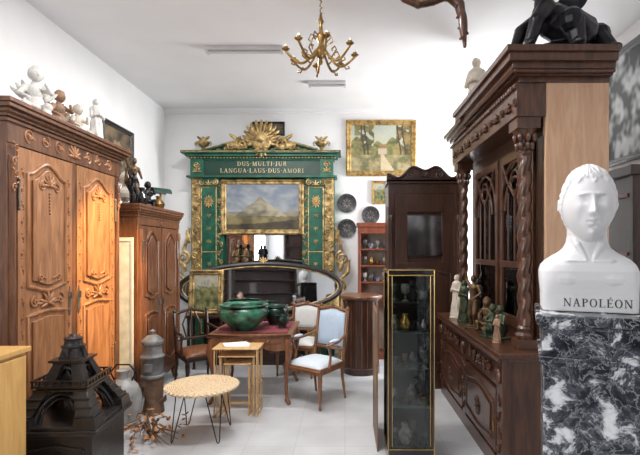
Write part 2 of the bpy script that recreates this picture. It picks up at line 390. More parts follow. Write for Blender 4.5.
for k in range(2):
    e=T('added_bookcase','tall dark wooden bookcase added unseen behind the camera','bookcase',(-.05+k*2.35,YF+.42,0),180,'added dark bookcases')  # added out of view to darken what the oval mirror reflects
    w=2.2; m=M(); m.box(0,.02,0,.05,.38,2.9); m.box(w-.05,.02,0,w,.38,2.9); m.box(0,0,2.9,w,.4,3.0); m.box(0,.36,0,w,.38,3.0)
    for z in(0.02,.45,.9,1.35,1.8,2.25,2.6): m.box(.05,.02,z,w-.05,.36,z+.03)
    ob(m,'case',e,W_DK)

# ================================================================== FRENCH ARMOIRE
def outline(x0,z0,x1,z1,at,ab,n=24):
    top=[(x0+(x1-x0)*i/n, z1-at*(.5+.5*cos(2*pi*i/n))) for i in range(n+1)]
    bot=[(x1-(x1-x0)*i/n, z0+ab*(.5+.5*cos(2*pi*i/n))) for i in range(n+1)]
    return top[::-1]+bot[::-1]
def panel(m,x0,z0,x1,z1,y,at=.06,ab=.03,th=.014,raised=.012):
    o=outline(x0,z0,x1,z1,at,ab); m.tube([(p[0],y,p[1]) for p in o],th,8,closed=True)
    g=.05; o2=outline(x0+g,z0+g,x1-g,z1-g,at*.9,ab*.9); m.prism(o2,y,y-raised)
    m.tube([(p[0],y-raised*.6,p[1]) for p in o2],th*.5,6,closed=True)
    return m
def door(parent,x0,z0,x1,z1,mtl,hinge_left=True,split=.46,ornate=True,metal=SILV):
    m=M(); y=-.028; m.box(x0,y,z0,x1,0,z1); H=z1-z0; W=x1-x0; g=W*.15
    zm=z0+H*split
    panel(m,x0+g,z0+g,x1-g,zm-.06,y,.02,.05,.016,.016)
    panel(m,x0+g,zm+.09,x1-g,z1-g*.8,y,.10,.04,.016,.016)
    cx=(x0+x1)/2
    if ornate:
        m.palmette(cx,zm-.005,y-.008,W*.17,-.3,pi+.3,7,.012); 
        for d in(-1,1):
            m.spiral(cx+d*W*.24,zm+.015,y-.006,W*.07,1.3,.010,a0=pi/2,d=-d)
            m.leaf(cx+d*W*.07,zm+.0,y-.006,W*.15,.010,0 if d>0 else pi,.010)
            m.vine(cx+d*W*.425,z0+.12,z1-.12,y-.003,.030,.004,.11)
        zt=z1-g*.8-.16
        m.palmette(cx,zt,y-.018,W*.15,0,pi,7,.010)
        for d in(-1,1): m.spiral(cx+d*W*.13,zt-.01,y-.018,W*.06,1.2,.009,a0=pi/2,d=-d)
        zb=z0+g+.17
        m.palmette(cx,zb,y-.018,W*.14,0,-pi,7,.010)
        for k in range(7): m.ell((cx,y-.020,zt-.06-k*.025),(.009*(1-k*.08),.008,.010),8,6)
        for d in(-1,1):
            m.spiral(cx+d*W*.16,zm+.19,y-.018,W*.05,1.2,.007,a0=-pi/2,d=d); m.leaf(cx+d*W*.05,zm+.18,y-.018,W*.10,.009,.3 if d>0 else pi-.3,.008)
    d=ob(m,'door',parent,mtl,bevel=.003)
    hx=x0+.02 if not hinge_left else x1-.035
    k=M(); zc=z0+H*.45; k.prism([(hx-.016,zc-.09),(hx-.02,zc),(hx-.01,zc+.09),(hx,zc+.12),(hx+.01,zc+.09),(hx+.02,zc),(hx+.016,zc-.09),(hx,zc-.12)],y-.006,y)
    k.cyl((hx,y-.02,zc+.02),.007,.05,8); ob(k,'escutcheon',d,metal)
    hx=x1-.0 if not hinge_left else x0
    for zz in(z0+H*.16,z0+H*.84):
        k=M(); k.cyl((hx,y-.01,zz-.09),.009,.18,10); k.ell((hx,y-.01,zz+.10),(.010,.010,.016),8,6); k.ell((hx,y-.01,zz-.10),(.010,.010,.016),8,6)
        ob(k,'hinge',d,metal)
    return d
def armoire(name,label,loc,rot,w,d,h,mt,mdoor,corn=.13,fr=.26,base=.24,ornate=True):
    e=T(name,label,'armoire',loc,rot)
    m=M(); y0=0
    m.box(0,.02,base,w,d,h-.12)
    m.box(-.01,-.015,base-.02,w+.01,d,base+.05)
    n=30; ap=[(w*i/n, .12+.07*abs(cos(pi*i/n*2))-.06*exp(-((i/n-.5)/.07)**2)) for i in range(n+1)]
    m.prism([(0,base)]+ap+[(w,base)],-.005,.02)
    m.box(0,.02,.13,.02,d,base); m.box(w-.02,.02,.13,w,d,base)
    for x in(0,w-.09): m.box(x,-.02,base,x+.09,.03,h-.14)
    m.box(w/2-.03,-.02,base,w/2+.03,.03,h-fr)
    m.box(0,-.026,h-fr-.02,w,.03,h-.12)
    for x in(.045,w-.045):
        m.lathe([(.03,0),(.036,.03),(.026,.06),(.028,.10),(.026,h*.66),(.03,h*.70),(.036,h*.72),(.03,h*.75)],(x,-.022,base+.06),14)
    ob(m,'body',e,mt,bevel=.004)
    m=M()
    if ornate:
        zf=h-.19
        m.palmette(w/2,zf-.04,-.028,.11,0,pi,7,.012)
        for dd in(-1,1):
            for k in range(3):
                m.spiral(w/2+dd*(.2+k*.17),zf,-.026,.055,1.3,.009,a0=pi/2*(1 if k%2 else -1),d=dd)
                m.leaf(w/2+dd*(.13+k*.17),zf-.02,-.026,.10,.014,0.3 if dd>0 else pi-.3,.008)
        for x in(.045,w-.045): m.vine(x,h-.62,h-.26,-.05,.06,.006)
    else:
        m.palmette(w/2,h-.2,-.024,.06,0,pi,5,.008)
    ob(m,'carved_frieze',e,mdoor)
    m=M()
    for k,(o,z0,z1) in enumerate([(.03,-.14,-.11),(.05,-.11,-.085),(.08,-.085,-.06),(.115,-.06,-.03),(.13,-.03,0)]):
        o*=corn/.13; m.box(-o,-o-.02,h+z0,w+o,d,h+z1-.003)
    c2=corn/.13*.06
    m.tube([(-c2,-c2-.02,h-.075),(w+c2,-c2-.02,h-.075)],.016,8); m.tube([(w+c2,-c2-.02,h-.075),(w+c2,d,h-.075)],.016,8); m.tube([(-c2,-c2-.02,h-.075),(-c2,d,h-.075)],.016,8)
    ob(m,'cornice',e,mt,bevel=.005)
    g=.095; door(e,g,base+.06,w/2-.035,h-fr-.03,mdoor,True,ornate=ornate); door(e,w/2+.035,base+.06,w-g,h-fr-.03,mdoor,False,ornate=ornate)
    for x in(.05,w-.05):
        for y in(.03,d-.06):
            f=M(); 
            f.tube([(x,y,base),(x,y-.02,.16),(x,y-.0,.09),(x,y-.025,.035)],[.045,.05,.032,.035],10,caps=True); ob(f,'foot',e,mt)
    return e
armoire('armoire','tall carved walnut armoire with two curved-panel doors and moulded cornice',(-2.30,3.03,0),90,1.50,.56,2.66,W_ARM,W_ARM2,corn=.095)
armoire('armoire','lower reddish oak two-door armoire holding lamps and statuettes',(-2.20,4.73,0),90,1.17,.55,2.14,W_CAB,W_CAB,corn=.05,fr=.2,base=.2,ornate=False)

# yellow cupboard
e=T('yellow_cupboard','plain pale yellow oak cupboard','cupboard',(-1.95,1.62,0),90)
m=M(); m.box(0,0,.05,1.13,.55,1.03); m.box(-.02,-.02,1.03,1.15,.57,1.060); m.box(.03,.03,0,1.10,.5,.05); ob(m,'body',e,W_YEL,bevel=.004)
for x0,x1,kx in((.02,.56,.52),(.57,1.11,.61)):
    dr=ob(M().box(x0,-.016,.08,x1,0,1.01),'door',e,W_YEL,bevel=.003); ob(M().ell((kx,-.028,.60),(.010,.014,.010),10,6),'knob',dr,W_YEL)

# ================================================================== LARGE CARVED DRESSER (right)
e=T('display_dresser','huge carved mahogany dresser with barley-twist columns and glazed doors','dresser',(1.12,5.25,0),-90)
L=2.05; D=.80
m=M(); m.box(.03,.04,.12,L-.03,D,.86); m.box(0,0,0,L,D,.12)
for x in(0,L-.12): m.box(x,0,.12,x+.12,.06,.86)
m.box(L/2-.05,0,.12,L/2+.05,.06,.86); m.box(.1,.01,.64,L-.1,.05,.86)
ob(m,'base_cabinet',e,W_MH,bevel=.005)
m=M(); m.box(-.04,-.04,.885,L+.04,D,.918); m.box(-.02,-.02,.86,L+.02,D,.885)
m.tube([(-.03,-.035,.872),(L+.03,-.035,.872)],.014); ob(m,'worktop',e,W_MH,bevel=.005)
m=M()
for x0,x1 in((.14,L/2-.07),(L/2+.07,L-.14)):
    cx=(x0+x1)/2; m.palmette(cx,.72,-.005,.07,0,pi,7,.014)
    for d in(-1,1):
        for k in range(2): m.spiral(cx+d*(.13+k*.14),.75,-.005,.05,1.4,.012,a0=pi/2*(1 if k else -1),d=d); m.leaf(cx+d*(.1+k*.12),.72,-.005,.1,.018,.5 if d>0 else pi-.5,.012)
for x in(.06,L-.06,L/2):
    m.vine(x,.15,.62,-.005,.07,.009); m.ell((x,-.01,.74),(.045,.03,.06),12,8)
for k in range(52): m.ell((k*L/51,-.02,.853),(.014,.014,.012),8,5)
ob(m,'carving',e,W_MH)
for x0,x1 in((.14,L/2-.07),(L/2+.07,L-.14)):
    q=M().box(x0,-.005,.15,x1,.03,.62); panel(q,x0+.05,.20,x1-.05,.57,-.005,.05,.03)
    q.palmette((x0+x1)/2,.36,-.02,.09,0,2*pi,12,.01)
    dd=ob(q,'cupboard_door',e,W_MH,bevel=.004)
    ob(M().prism([(x1-.035,.34),(x1-.02,.40),(x1-.005,.34),(x1-.02,.28)],-.015,-.005),'keyhole_plate',dd,BRASS)
uy=.34
m=M(); m.box(.10,uy+.02,.92,.14,D,2.62); m.box(.10,D-.02,.92,L-.14,D,2.62); m.box(.10,uy,.92,L-.12,D,.98)
m.box(.10,uy,2.5,L-.12,D,2.62); m.box(.10,uy,.98,.24,uy+.05,2.5); m.box(L-.24,uy,.98,L-.10,uy+.05,2.5); m.box(L/2-.03,uy,.98,L/2+.03,uy+.05,2.5)
ob(m,'upper_case',e,W_MH,bevel=.004)
m=M(); m.box(L-.12,uy,.92,L-.07,D,2.88)
ob(m,'side_panel',e,W_SIDE,bevel=.003)['label']='plain pale honey-coloured wooden side panel'
ob(M().box(.15,D-.04,.98,L-.14,D-.021,2.5).box(.15,uy+.05,1.5,L-.14,D-.05,1.52).box(.15,uy+.05,2.0,L-.14,D-.05,2.02),'shelf',e,W_DK)
for x0,x1 in((.25,L/2-.035),(L/2+.035,L-.25)):
    q=M(); y=uy-.02; w=x1-x0; cx=(x0+x1)/2
    q.box(x0,y,.99,x0+.06,uy+.02,2.49); q.box(x1-.06,y,.99,x1,uy+.02,2.49); q.box(x0,y,.99,x1,uy+.02,1.08); q.box(x0,y,2.42,x1,uy+.02,2.49); q.box(x0,y,1.5,x1,uy+.02,1.55)
    for r in(.5,.34):
        q.tube([(cx+w*r*cos(a)*.9,y,2.0+.4*r/.5*sin(a)) for a in [pi*i/16 for i in range(17)]],.012)
    for k in(-.2,0,.2): q.tube([(cx+k*w,y,1.55),(cx+k*w,y,2.15)],.009)
    for k in(-1,1): q.tube([(cx,y,2.1),(cx+k*w*.22,y,2.25),(cx+k*w*.38,y,2.42)],.010)
    q.tube([(cx+.09*cos(a),y,2.24+.09*sin(a)) for a in [2*pi*i/20 for i in range(20)]],.010,closed=True)
    dd=ob(q,'glazed_door',e,W_MH,bevel=.003); ob(M().box(x0+.05,uy,1.05,x1-.05,uy+.006,2.45),'glass_pane',dd,GLASSD)
for x in(.16,L-.16):
    q=M(); cy=.22; z0=.92; H=1.70
    q.box(x-.075,cy-.075,z0,x+.075,cy+.075,z0+.07); q.lathe([(.065,0),(.07,.03),(.05,.05),(.058,.08),(.045,.1)],(x,cy,z0+.07),20)
    n=90; q.lathe([(.05,1.28*i/n) for i in range(n+1)],(x,cy,z0+.17),20,fn=lambda a,z,r: r*(.80+.28*abs(cos(a-z*21))))
    q.lathe([(.05,0),(.055,.02),(.045,.04),(.05,.1),(.075,.16),(.085,.18)],(x,cy,z0+1.44),20)
    for k in range(8):
        a=2*pi*k/8
        for zz,rr in((.06,.055),(.12,.07)): q.ell((x+rr*cos(a),cy+rr*sin(a),z0+1.44+zz),(.02,.02,.035),8,6)
    q.box(x-.085,cy-.085,z0+1.62,x+.085,cy+.085,z0+1.70)
    ob(q,'twisted_column',e,W_MH)
# stepped cornice: taller near section, slightly lower far section
m=M()
m.box(.04,.12,2.62,L-.06,.335,2.86); m.box(.10,.33,2.62,L-.122,D,2.86)
for o,z0,z1 in [(-.02,2.855,2.88),(.02,2.88,2.91),(.05,2.91,2.945),(.08,2.945,2.985)]:
    m.box(.04-o,.12-o,z0,.70,D,z1)
for o,z0,z1 in [(-.02,2.865,2.905),(.02,2.905,2.94),(.05,2.94,2.985),(.085,2.985,3.04),(.11,3.04,3.085)]:
    m.box(.62-o,.12-o,z0,L-.04+o,D,z1)
m.tube([(.58,.08,2.925),(L+.0,.08,2.925)],.014); m.tube([(L+.0,.08,2.925),(L+.0,D,2.925)],.014)
for k in range(40): m.box(.02+k*.050,.10,2.82,.045+k*.050,.125,2.85)
ob(m,'cornice',e,W_MH,bevel=.004)
for x in(.06,.50,.66):
    zt=2.985 if x<.6 else 3.085
    ob(M().lathe([(.035,0),(.035,.02),(.015,.03),(.030,.06),(.032,.085),(.014,.11),(.010,.15),(.0,.21)],(x,.16,zt),14),'finial',e,W_MH)
m=M()
for k in range(7): 
    x=.2+k*(L-.4)/6; m.palmette(x,2.69,.112,.07,0,pi,5,.012); m.spiral(x+.13,2.73,.114,.04,1.2,.009,d=-1)
ob(m,'carved_frieze',e,W_MH)

# ================================================================== MARBLE PEDESTAL + BUST
e=T('pedestal','near-black marble pedestal with irregular white patches','pedestal',(1.05,1.95,0),-22)
def slab(hw,z0,z1): return M().box(-hw,-hw,z0,hw,hw,z1)
m=slab(.208,1.345,1.388); m.box(-.198,-.198,1.328,.198,.198,1.346); ob(m,'top_slab',e,MARB,bevel=.007)
m=slab(.186,1.215,1.330); m.box(-.196,-.196,1.195,.196,.196,1.216); m.box(-.188,-.188,1.18,.188,.188,1.196); m.box(-.180,-.180,.22,.180,.180,1.181); ob(m,'shaft',e,MARB,bevel=.004)
m=slab(.23,0,.14); m.box(-.21,-.21,.14,.21,.21,.22); ob(m,'plinth',e,MARB,bevel=.006)
e=T('bust','white marble portrait bust of a man on a squared base','bust',(1.05,1.95,1.39),-20)
m=M(); k=1
def sup(w,d,z,n=48,p=3.2,ox=0,oy=0):
    o=[]
    for i in range(n):
        a=2*pi*i/n; c_,s_=cos(a),sin(a); o.append((ox+w*(abs(c_)**(2/p))*(1 if c_>=0 else -1),oy+d*(abs(s_)**(2/p))*(1 if s_>=0 else -1),z))
    return o
secs=[(.182,.105,0,12),(.183,.105,.070,12),(.186,.108,.095,8),(.191,.115,.135,5),(.192,.116,.170,4),(.185,.110,.196,3.2),(.168,.102,.216,2.7),(.144,.095,.233,2.4),(.117,.088,.249,2.2),(.095,.083,.267,2),(.083,.079,.290,2),(.078,.077,.32,2),(.078,.079,.36,2),(.080,.084,.42,2)]
vs=[];fs=[]; nn=48
for w,d,z,p in secs: vs+=sup(w,d,z,nn,p,0,.03-(.0 if z<.25 else (z-.25)*.12))
for j in range(len(secs)-1):
    for i in range(nn): i2=(i+1)%nn; fs.append((j*nn+i,j*nn+i2,(j+1)*nn+i2,(j+1)*nn+i))
fs.append(tuple(range(nn-1,-1,-1))); fs.append(tuple((len(secs)-1)*nn+i for i in range(nn)))
m.add(vs,fs)
for s_ in(-1,1):
    m.ell((s_*.082,-.046,.140),(.090,.042,.055),16,10); m.tube([(s_*.014,-.070,.212),(s_*.08,-.070,.214),(s_*.15,-.03,.206)],[.007,.007,.005],8,caps=True)
    m.limb([(s_*.012,-.066,.214),(s_*.042,-.044,.28),(s_*.068,.02,.36)],[.009,.015,.014],8)
m.ell((0,-.052,.315),(.016,.014,.022),10,8)
head(m,(0,-.01,.452),.105,.132,.165,math.radians(1),nu=190,nv=170,hair=.075,hn=9,fs_=1.15)
ob(m,'body',e,WHITE,remesh=.0027,sm=1)
INK=mat('dark_inscription_paint',(.05,.05,.055),.6)
serif_text('NAPOLÉON','inscription',e,INK,.034,.026,-.0735,.022,sx=.95,gap=.18)

# ================================================================== GREEN AND GOLD SURROUND
e=T('overmantel_surround','green painted and gilded architectural surround with carved pediment','mantelpiece',(-1.285,7.06,0))
m=M(); m.box(-1.12,-.03,0,-.62,.17,2.80); m.box(.62,-.03,0,1.12,.17,2.80); m.box(-.62,.1,0,.62,.165,2.80); ob(m,'backboard',e,GREEN,bevel=.004)
for s_ in(-1,1):
    m=M(); m.box(s_*.83-.13,-.07,.3,s_*.83+.13,-.03,2.72); 
    m.box(s_*.83-.16,-.09,.0,s_*.83+.16,-.02,.3); m.box(s_*.83-.15,-.085,2.66,s_*.83+.15,-.02,2.78)
    p=ob(m,'pilaster',e,GREEN,bevel=.006)
    m=M(); 
    for x in(.115,-.115): m.tube([(s_*.83+x,-.073,.36),(s_*.83+x,-.073,2.62)],.009,6)
    for z in(.36,1.62,2.62): m.tube([(s_*.83-.115,-.073,z),(s_*.83+.115,-.073,z)],.009,6)
    m.vine(s_*1.035,.75,2.76,-.045,.13,.014,.18); m.box(s_*1.035-.075,-.035,.7,s_*1.035+.075,-.03,2.78)
    m.vine(s_*.665,1.0,2.76,-.04,.085,.010,.13)
    m.palmette(s_*.83,2.42,-.075,.09,0,pi,7,.014); m.palmette(s_*.83,2.4,-.075,.1,-pi,0,7,.014)
    for z in(2.2,2.0,1.8,1.45,1.2): m.palmette(s_*.83,z,-.073,.055,-pi,0,5,.010)
    for d in(-1,1): m.spiral(s_*.83+d*.1,2.70,-.095,.05,1.5,.012,a0=pi/2,d=-d)
    m.palmette(s_*.83,2.66,-.095,.08,0,pi,5,.014)
    m.spiral(s_*1.24,1.52,-.03,.11,1.7,.028,a0=pi/2,d=s_); m.spiral(s_*1.20,1.08,-.03,.14,1.7,.034,a0=-pi/2,d=-s_)
    m.tube([(s_*1.14,-.03,2.0),(s_*1.19,-.03,1.8),(s_*1.24,-.03,1.63)],[.02,.03,.028],8); m.tube([(s_*1.35,-.03,1.5),(s_*1.33,-.03,1.3),(s_*1.22,-.03,1.2)],[.02,.035,.03],8)
    m.leaf(s_*1.2,1.3,-.04,.2,.04,pi/2-s_*.3,.03); m.leaf(s_*1.14,1.75,-.04,.22,.035,pi/2-s_*.2,.025)
    ob(m,'gilded_carving',p,GOLD)
m=M(); m.box(-1.10,-.10,2.78,1.10,.165,3.06); ob(m,'frieze',e,GREEN_D,bevel=.004)
m=M(); m.box(-1.16,-.14,2.77,1.16,.165,2.80); m.tube([(-1.1,-.105,3.04),(1.1,-.105,3.04)],.014,6)
for s_ in(-1,1):
    m.box(s_*1.0-.1,-.13,2.80,s_*1.0+.1,.1,3.05)
ob(m,'architrave',e,[GREEN,GOLD],bevel=.004)
m=M()
for o,z0,z1 in((.0,3.06,3.09),(.05,3.09,3.13),(.10,3.13,3.17)): m.box(-1.12-o,-.12-o,z0,1.12+o,.165,z1)
n=24; arc=[(-.86+1.72*i/n,3.17+.17*sin(pi*i/n)) for i in range(n+1)]
m.prism(arc,-.1,.12); m.tube([(x,-.13,z+.015) for x,z in arc],.028,8)
ob(m,'cornice',e,GREEN,bevel=.004)
m=M(); m.tube([(-1.2,-.225,3.15),(1.2,-.225,3.15)],.010,6); m.tube([(x,-.165,z+.02) for x,z in arc],.010,6)
for i in range(46): m.ell((-1.13+i*.0502,-.13,3.075),(.014,.012,.014),6,5)
for s_ in(-1,1):
    m.palmette(s_*1.0,2.86,-.135,.09,0,pi,5,.014); m.spiral(s_*1.0,2.97,-.135,.05,1.4,.012,d=s_)
    for k in range(3): m.spiral(s_*(.42+.12*k),3.235-.02*k,-.12,.05-.008*k,1.3,.012,a0=pi/2,d=-s_); 
ob(m,'gilded_moulding',e,GOLD)
m=M(); 
m.ell((0,-.16,3.32),(.17,.08,.15),18,12); m.palmette(0,3.30,-.15,.36,-.15,pi+.15,15,.035,.036)
m.palmette(0,3.34,-.19,.24,0,pi,11,.03,.026)
for s_ in(-1,1):
    m.spiral(s_*.30,3.27,-.17,.10,1.5,.028,a0=pi/2,d=-s_); m.leaf(s_*.2,3.22,-.16,.34,.05,0.15 if s_>0 else pi-.15,.03); m.leaf(s_*.3,3.3,-.15,.24,.03,.6 if s_>0 else pi-.6,.025)
    m.spiral(s_*.46,3.24,-.16,.06,1.3,.02,a0=pi/2,d=-s_); m.leaf(s_*.1,3.42,-.19,.16,.025,pi/2-s_*.4,.03)
m.palmette(0,3.22,-.18,.16,-pi,0,7,.03,.025); m.ell((0,-.22,3.35),(.07,.05,.08),12,8)
ob(m,'shell_cartouche',e,GOLD)
for s_ in(-1,1):
    m=M(); m.lathe([(.06,0),(.06,.02),(.025,.04),(.03,.07),(.085,.11),(.10,.15),(.08,.17),(.03,.19),(.035,.22),(.0,.25)],(s_*.92,-.06,3.17),18)
    for d in(-1,1): m.spiral(s_*.92+d*.10,3.31,-.06,.035,1.2,.010,a0=-pi/2,d=d); m.leaf(s_*.92,3.34,-.06,.13,.02,pi/2+d*.9,.02)
    ob(m,'urn_finial',e,GOLD)
TXT=mat('pale_gold_lettering',(.66,.56,.32),.5)
serif_text('DUS·MULTI·JUR','inscription',e,TXT,.066,0,-.1015,2.952,gap=.22,thick=.16)
serif_text('LANGUA·LAUS·DUS·AMORI','inscription',e,TXT,.066,0,-.1015,2.845,gap=.20,thick=.16)
m=M(); m.box(-.62,-.0,1.34,.62,.11,1.38); m.box(-.62,.05,0,-.5,.1,1.34); m.box(.5,.05,0,.62,.1,1.34); m.box(-.5,.06,1.18,.5,.1,1.34); ob(m,'chimneypiece',e,GREEN_D,bevel=.004)
ob(M().box(-.5,.07,.0,.5,.098,1.18),'firebox',e,DKIN)
ob(M().box(-.60,.085,1.40,.60,.098,2.0),'mirror_pane',e,MIRR,smooth=0)

# framed pictures
def frame(parent,w,h,bw,th,mtl,name='frame',orn=0):
    m=M(); P=[(0,0),(w,0),(w,h),(0,h)]
    prof=[(0,0),(0,th*.7),(bw*.25,th),(bw*.6,th*.55),(bw*.8,th*.6),(bw,th*.25),(bw,0)]
    vs=[];fs=[];k=len(prof)
    for (x,z),(sx,sz) in zip(P,[(1,1),(-1,1),(-1,-1),(1,-1)]):
        for o,t in prof: vs.append((x+sx*o,-t,z+sz*o))
    for i in range(4):
        j=(i+1)%4
        for a in range(k):
            b=(a+1)%k; fs.append((i*k+a,i*k+b,j*k+b,j*k+a))
    m.add(vs,fs)
    if orn:
        for x,z in((bw*.5,bw*.5),(w-bw*.5,bw*.5),(bw*.5,h-bw*.5),(w-bw*.5,h-bw*.5),(w/2,bw*.4),(w/2,h-bw*.4),(bw*.4,h/2),(w-bw*.4,h/2)): m.palmette(x,z,-th*.9,bw*.5,0,2*pi,9,th*.25)
    return ob(m,name,parent,mtl)
def picture(name,label,loc,w,h,bw,fn,mtl=None,rot=0,tilt=0,th=.04,orn=1,cat='painting',group=None):
    e=T(name,label,cat,loc,rot,group,tilt); frame(e,w,h,bw,th,mtl or GOLD2,orn=orn)
    c=painting('canvas',e,w-2*bw+.01,h-2*bw+.01,fn,y=0); c.location=(bw-.005,-.008,bw-.005)
    ob(M().box(.01,-.006,.01,w-.01,-.001,h-.01),'backing',e,CARD); return e
def f_mount(u,v):
    n=N(u,v,5)+.5*N(u,v,14,3)
    sky=mixc((.42,.44,.43),(.17,.21,.27),v+.6*n); peak=.74-1.05*abs(u-.47)**.85+.05*N(u,0,12)
    c=sky
    if v<.40+.04*N(u,1,6): c=mixc((.20,.20,.17),(.30,.27,.2),.5+n)
    if v<peak and v>.28: c=mixc((.14,.13,.10),(.40,.36,.25),.5+n+(u-.47)*2)
    if v<.30+.03*N(u,2,9): c=mixc((.10,.08,.035),(.26,.22,.10),.5+n*1.3)
    if v<.12+.12*u*u: c=mixc((.025,.02,.015),(.10,.08,.04),.5+n)
    return c
def f_wood(u,v):
    n=N(u,v,6)+.6*N(u,v,17,3)+.3*N(u,v,40,5)
    c=mixc((.62,.56,.36),(.42,.46,.40),v+n*.3)
    if v<.62+.25*N(u,0,5): c=mixc((.08,.10,.04),(.32,.28,.10),.5+n)
    if abs(u-.22)<.16 and v>.35 and N(u,v,9,8)>-.15: c=mixc((.05,.06,.03),(.25,.22,.08),.5+n)
    if u>.75 and N(u,v,8,2)>-.25: c=mixc((.07,.07,.03),(.32,.22,.08),.5+n)
    for tx in(.2,.26,.8,.88):
        if abs(u-tx-.03*sin(v*5))<.012 and v>.2: c=(.06,.04,.03)
    if v<.35: c=mixc((.14,.14,.06),(.42,.34,.18),.5+n)
    if abs(u-.52-.25*(.35-v))<.12*(.45-v)*2.2 and v<.36: c=mixc((.60,.50,.32),(.5,.42,.25),.5+n)
    if .45<u<.6 and .36<v<.5: c=(.52,.42,.30)
    if .43<u<.62 and .5<v<.56 and abs(u-.525)<(.57-v)*1.4: c=(.35,.15,.08)
    return c
def f_dark(u,v):
    n=N(u,v,5,9)+.5*N(u,v,13,4); c=mixc((.05,.04,.03),(.20,.14,.08),.45+n)
    if (u-.5)**2*6+(v-.5)**2*5<.35+.2*n: c=mixc((.15,.10,.05),(.4,.30,.2),.4+n)
    return c
def f_green(u,v):
    n=N(u,v,6,2)+.5*N(u,v,15,6); return mixc((.05,.07,.03),(.26,.25,.10),.5+n) if v<.65+.2*n else mixc((.25,.28,.24),(.45,.43,.33),v+n)
def f_engr(u,v):
    n=N(u,v,5,2)+.6*N(u,v,13,6); return mixc((.03,.035,.035),(.50,.52,.52),.35+n*1.6)
picture('landscape_painting','mountain landscape painting in a gilt frame on the green surround',(-1.93,7.02,1.89),1.29,.86,.08,f_mount,GOLD)
picture('landscape_painting','wooded landscape painting in a wide gilt frame on the white wall',(.015,7.245,2.84),1.13,.90,.085,f_wood)
picture('small_painting','small gilt-framed painting on the white wall',(.43,7.245,2.39),.28,.37,.04,f_green,orn=0)
picture('dark_painting','dark painting in a black frame hung on the white wall',(XL+.005,5.35,2.52),.78,.72,.06,f_dark,W_BLK,rot=90,orn=0)
picture('framed_engraving','large black-framed engraving hung high on the wall',(XR-.005,5.0,2.55),1.0,1.2,.07,f_engr,W_BLK,rot=-90,orn=0)
picture('small_painting','small dark framed panel high beside the surround',(-1.49,7.245,3.49),.52,.22,.03,f_dark,W_BLK,orn=0)
picture('gilt_framed_painting','gilt-framed painting leaning by the small armoire',(-2.12,6.10,.78),.46,.60,.07,f_green,GOLD,tilt=-6)
e=T('side_table','small dark side table under a leaning painting','table',(-2.12,5.98,0))
ob(M().box(0,0,.74,.5,.28,.775),'top',e,W_DK,bevel=.004)
for x in(.03,.47):
    for y in(.03,.25): ob(M().lathe([(.018,0),(.02,.05),(.013,.1),(.022,.4),(.016,.6),(.022,.72)],(x,y,.02),10).box(x-.02,y-.02,0,x+.02,y+.02,.02),'leg',e,W_DK)

# black plates
for k,(x,z,r) in enumerate([(.03,2.40,.155),(.41,2.21,.145),(.03,2.0,.15)]):
    m=M(); m.lathe([(.001,.0),(r*.9,.0),(r,.032),(r*.97,.034),(r*.68,.016),(r*.6,.012),(.001,.012)],(0,0,0),32)
    for q in range(12):
        a=2*pi*q/12; m.ell((r*.82*cos(a),r*.82*sin(a),.028),(.018,.018,.005),8,5)
    m.mat(1)
    for q in range(8):
        a=2*pi*q/8; m.ell((r*.32*cos(a),r*.32*sin(a),.013),(r*.16,r*.07,.003),8,5,rz=a)
    o=S(m,'decorative_plate','black decorative plate hung on the white wall','plate',[GREYBK,SILV],(x,7.249,z),group='wall plates'); o.rotation_euler=(pi/2,0,0)

# ================================================================== OVAL MIRROR + SIDEBOARD
e=T('oval_mirror','large horizontal oval mirror with a dark and gilt frame','mirror',(-1.17,6.42,1.11),12.5,tilt=-5.2)
N_=72; a_,b_=1.13,.34
el=[(a_*cos(2*pi*i/N_),b_*sin(2*pi*i/N_)) for i in range(N_)]
ob(M().prism([(x*.97,z*.93) for x,z in el],0,.012),'mirror_glass',e,MIRR,smooth=0)
m=M(); m.tube([(x,0,z) for x,z in el],.042,10,closed=True); ob(m,'frame',e,W_BLK)
m=M(); m.tube([(x*.965,-.022,z*.895) for x,z in el],.009,8,closed=True)
m.palmette(0,b_+.02,-.02,.09,0,pi,7,.014)
ob(m,'gilt_trim',e,GOLD)
ob(M().prism([(x,z) for x,z in el],.014,.03),'back_panel',e,W_DK,smooth=0)
e=T('sideboard','low dark wooden sideboard beneath the oval mirror','sideboard',(-2.02,6.42,0))
sw=1.35
ob(M().box(0,0,.08,sw,.42,.70).box(.03,.03,0,sw-.03,.4,.08),'body',e,W_DK,bevel=.004)
ob(M().box(-.02,-.02,.70,sw+.02,.43,.728),'top',e,W_DK,bevel=.004)
for i in range(3):
    a=.04+i*.43; q=M().box(a,-.015,.12,a+.41,0,.66); panel(q,a+.04,.17,a+.37,.61,-.015,.04,.02,.008); d=ob(q,'door',e,W_DK); ob(M().ell((a+.38,-.03,.4),(.012,.015,.012),8,6),'knob',d,BRASS)

# ================================================================== WRITING TABLE
e=T('writing_table','carved walnut table with curved legs and a red cloth on top','table',(-1.44,4.80,0))
w,d,h=.84,.86,.75
m=M(); m.box(-.02,-.02,h-.03,w+.02,d+.02,h); m.tube([(-.02,-.02,h-.015),(w+.02,-.02,h-.015),(w+.02,d+.02,h-.015),(-.02,d+.02,h-.015)],.016,8,closed=True); ob(m,'top',e,W_TAB,bevel=.003)
n=24; ap=[(w*i/n,h-.19+.07*sin(pi*i/n)**2+.02*cos(4*pi*i/n)) for i in range(n+1)]
m=M(); m.prism([(0,h-.03)]+ap+[(w,h-.03)],0,.025); m.prism([(0,h-.03)]+ap+[(w,h-.03)],d-.025,d)
ap=[(d*i/n,h-.19+.07*sin(pi*i/n)**2) for i in range(n+1)]
m.prism([(0.001,h-.03)]+ap+[(d-.001,h-.03)],.001,.025,'x'); m.prism([(0.001,h-.03)]+ap+[(d-.001,h-.03)],w-.025,w-.001,'x')
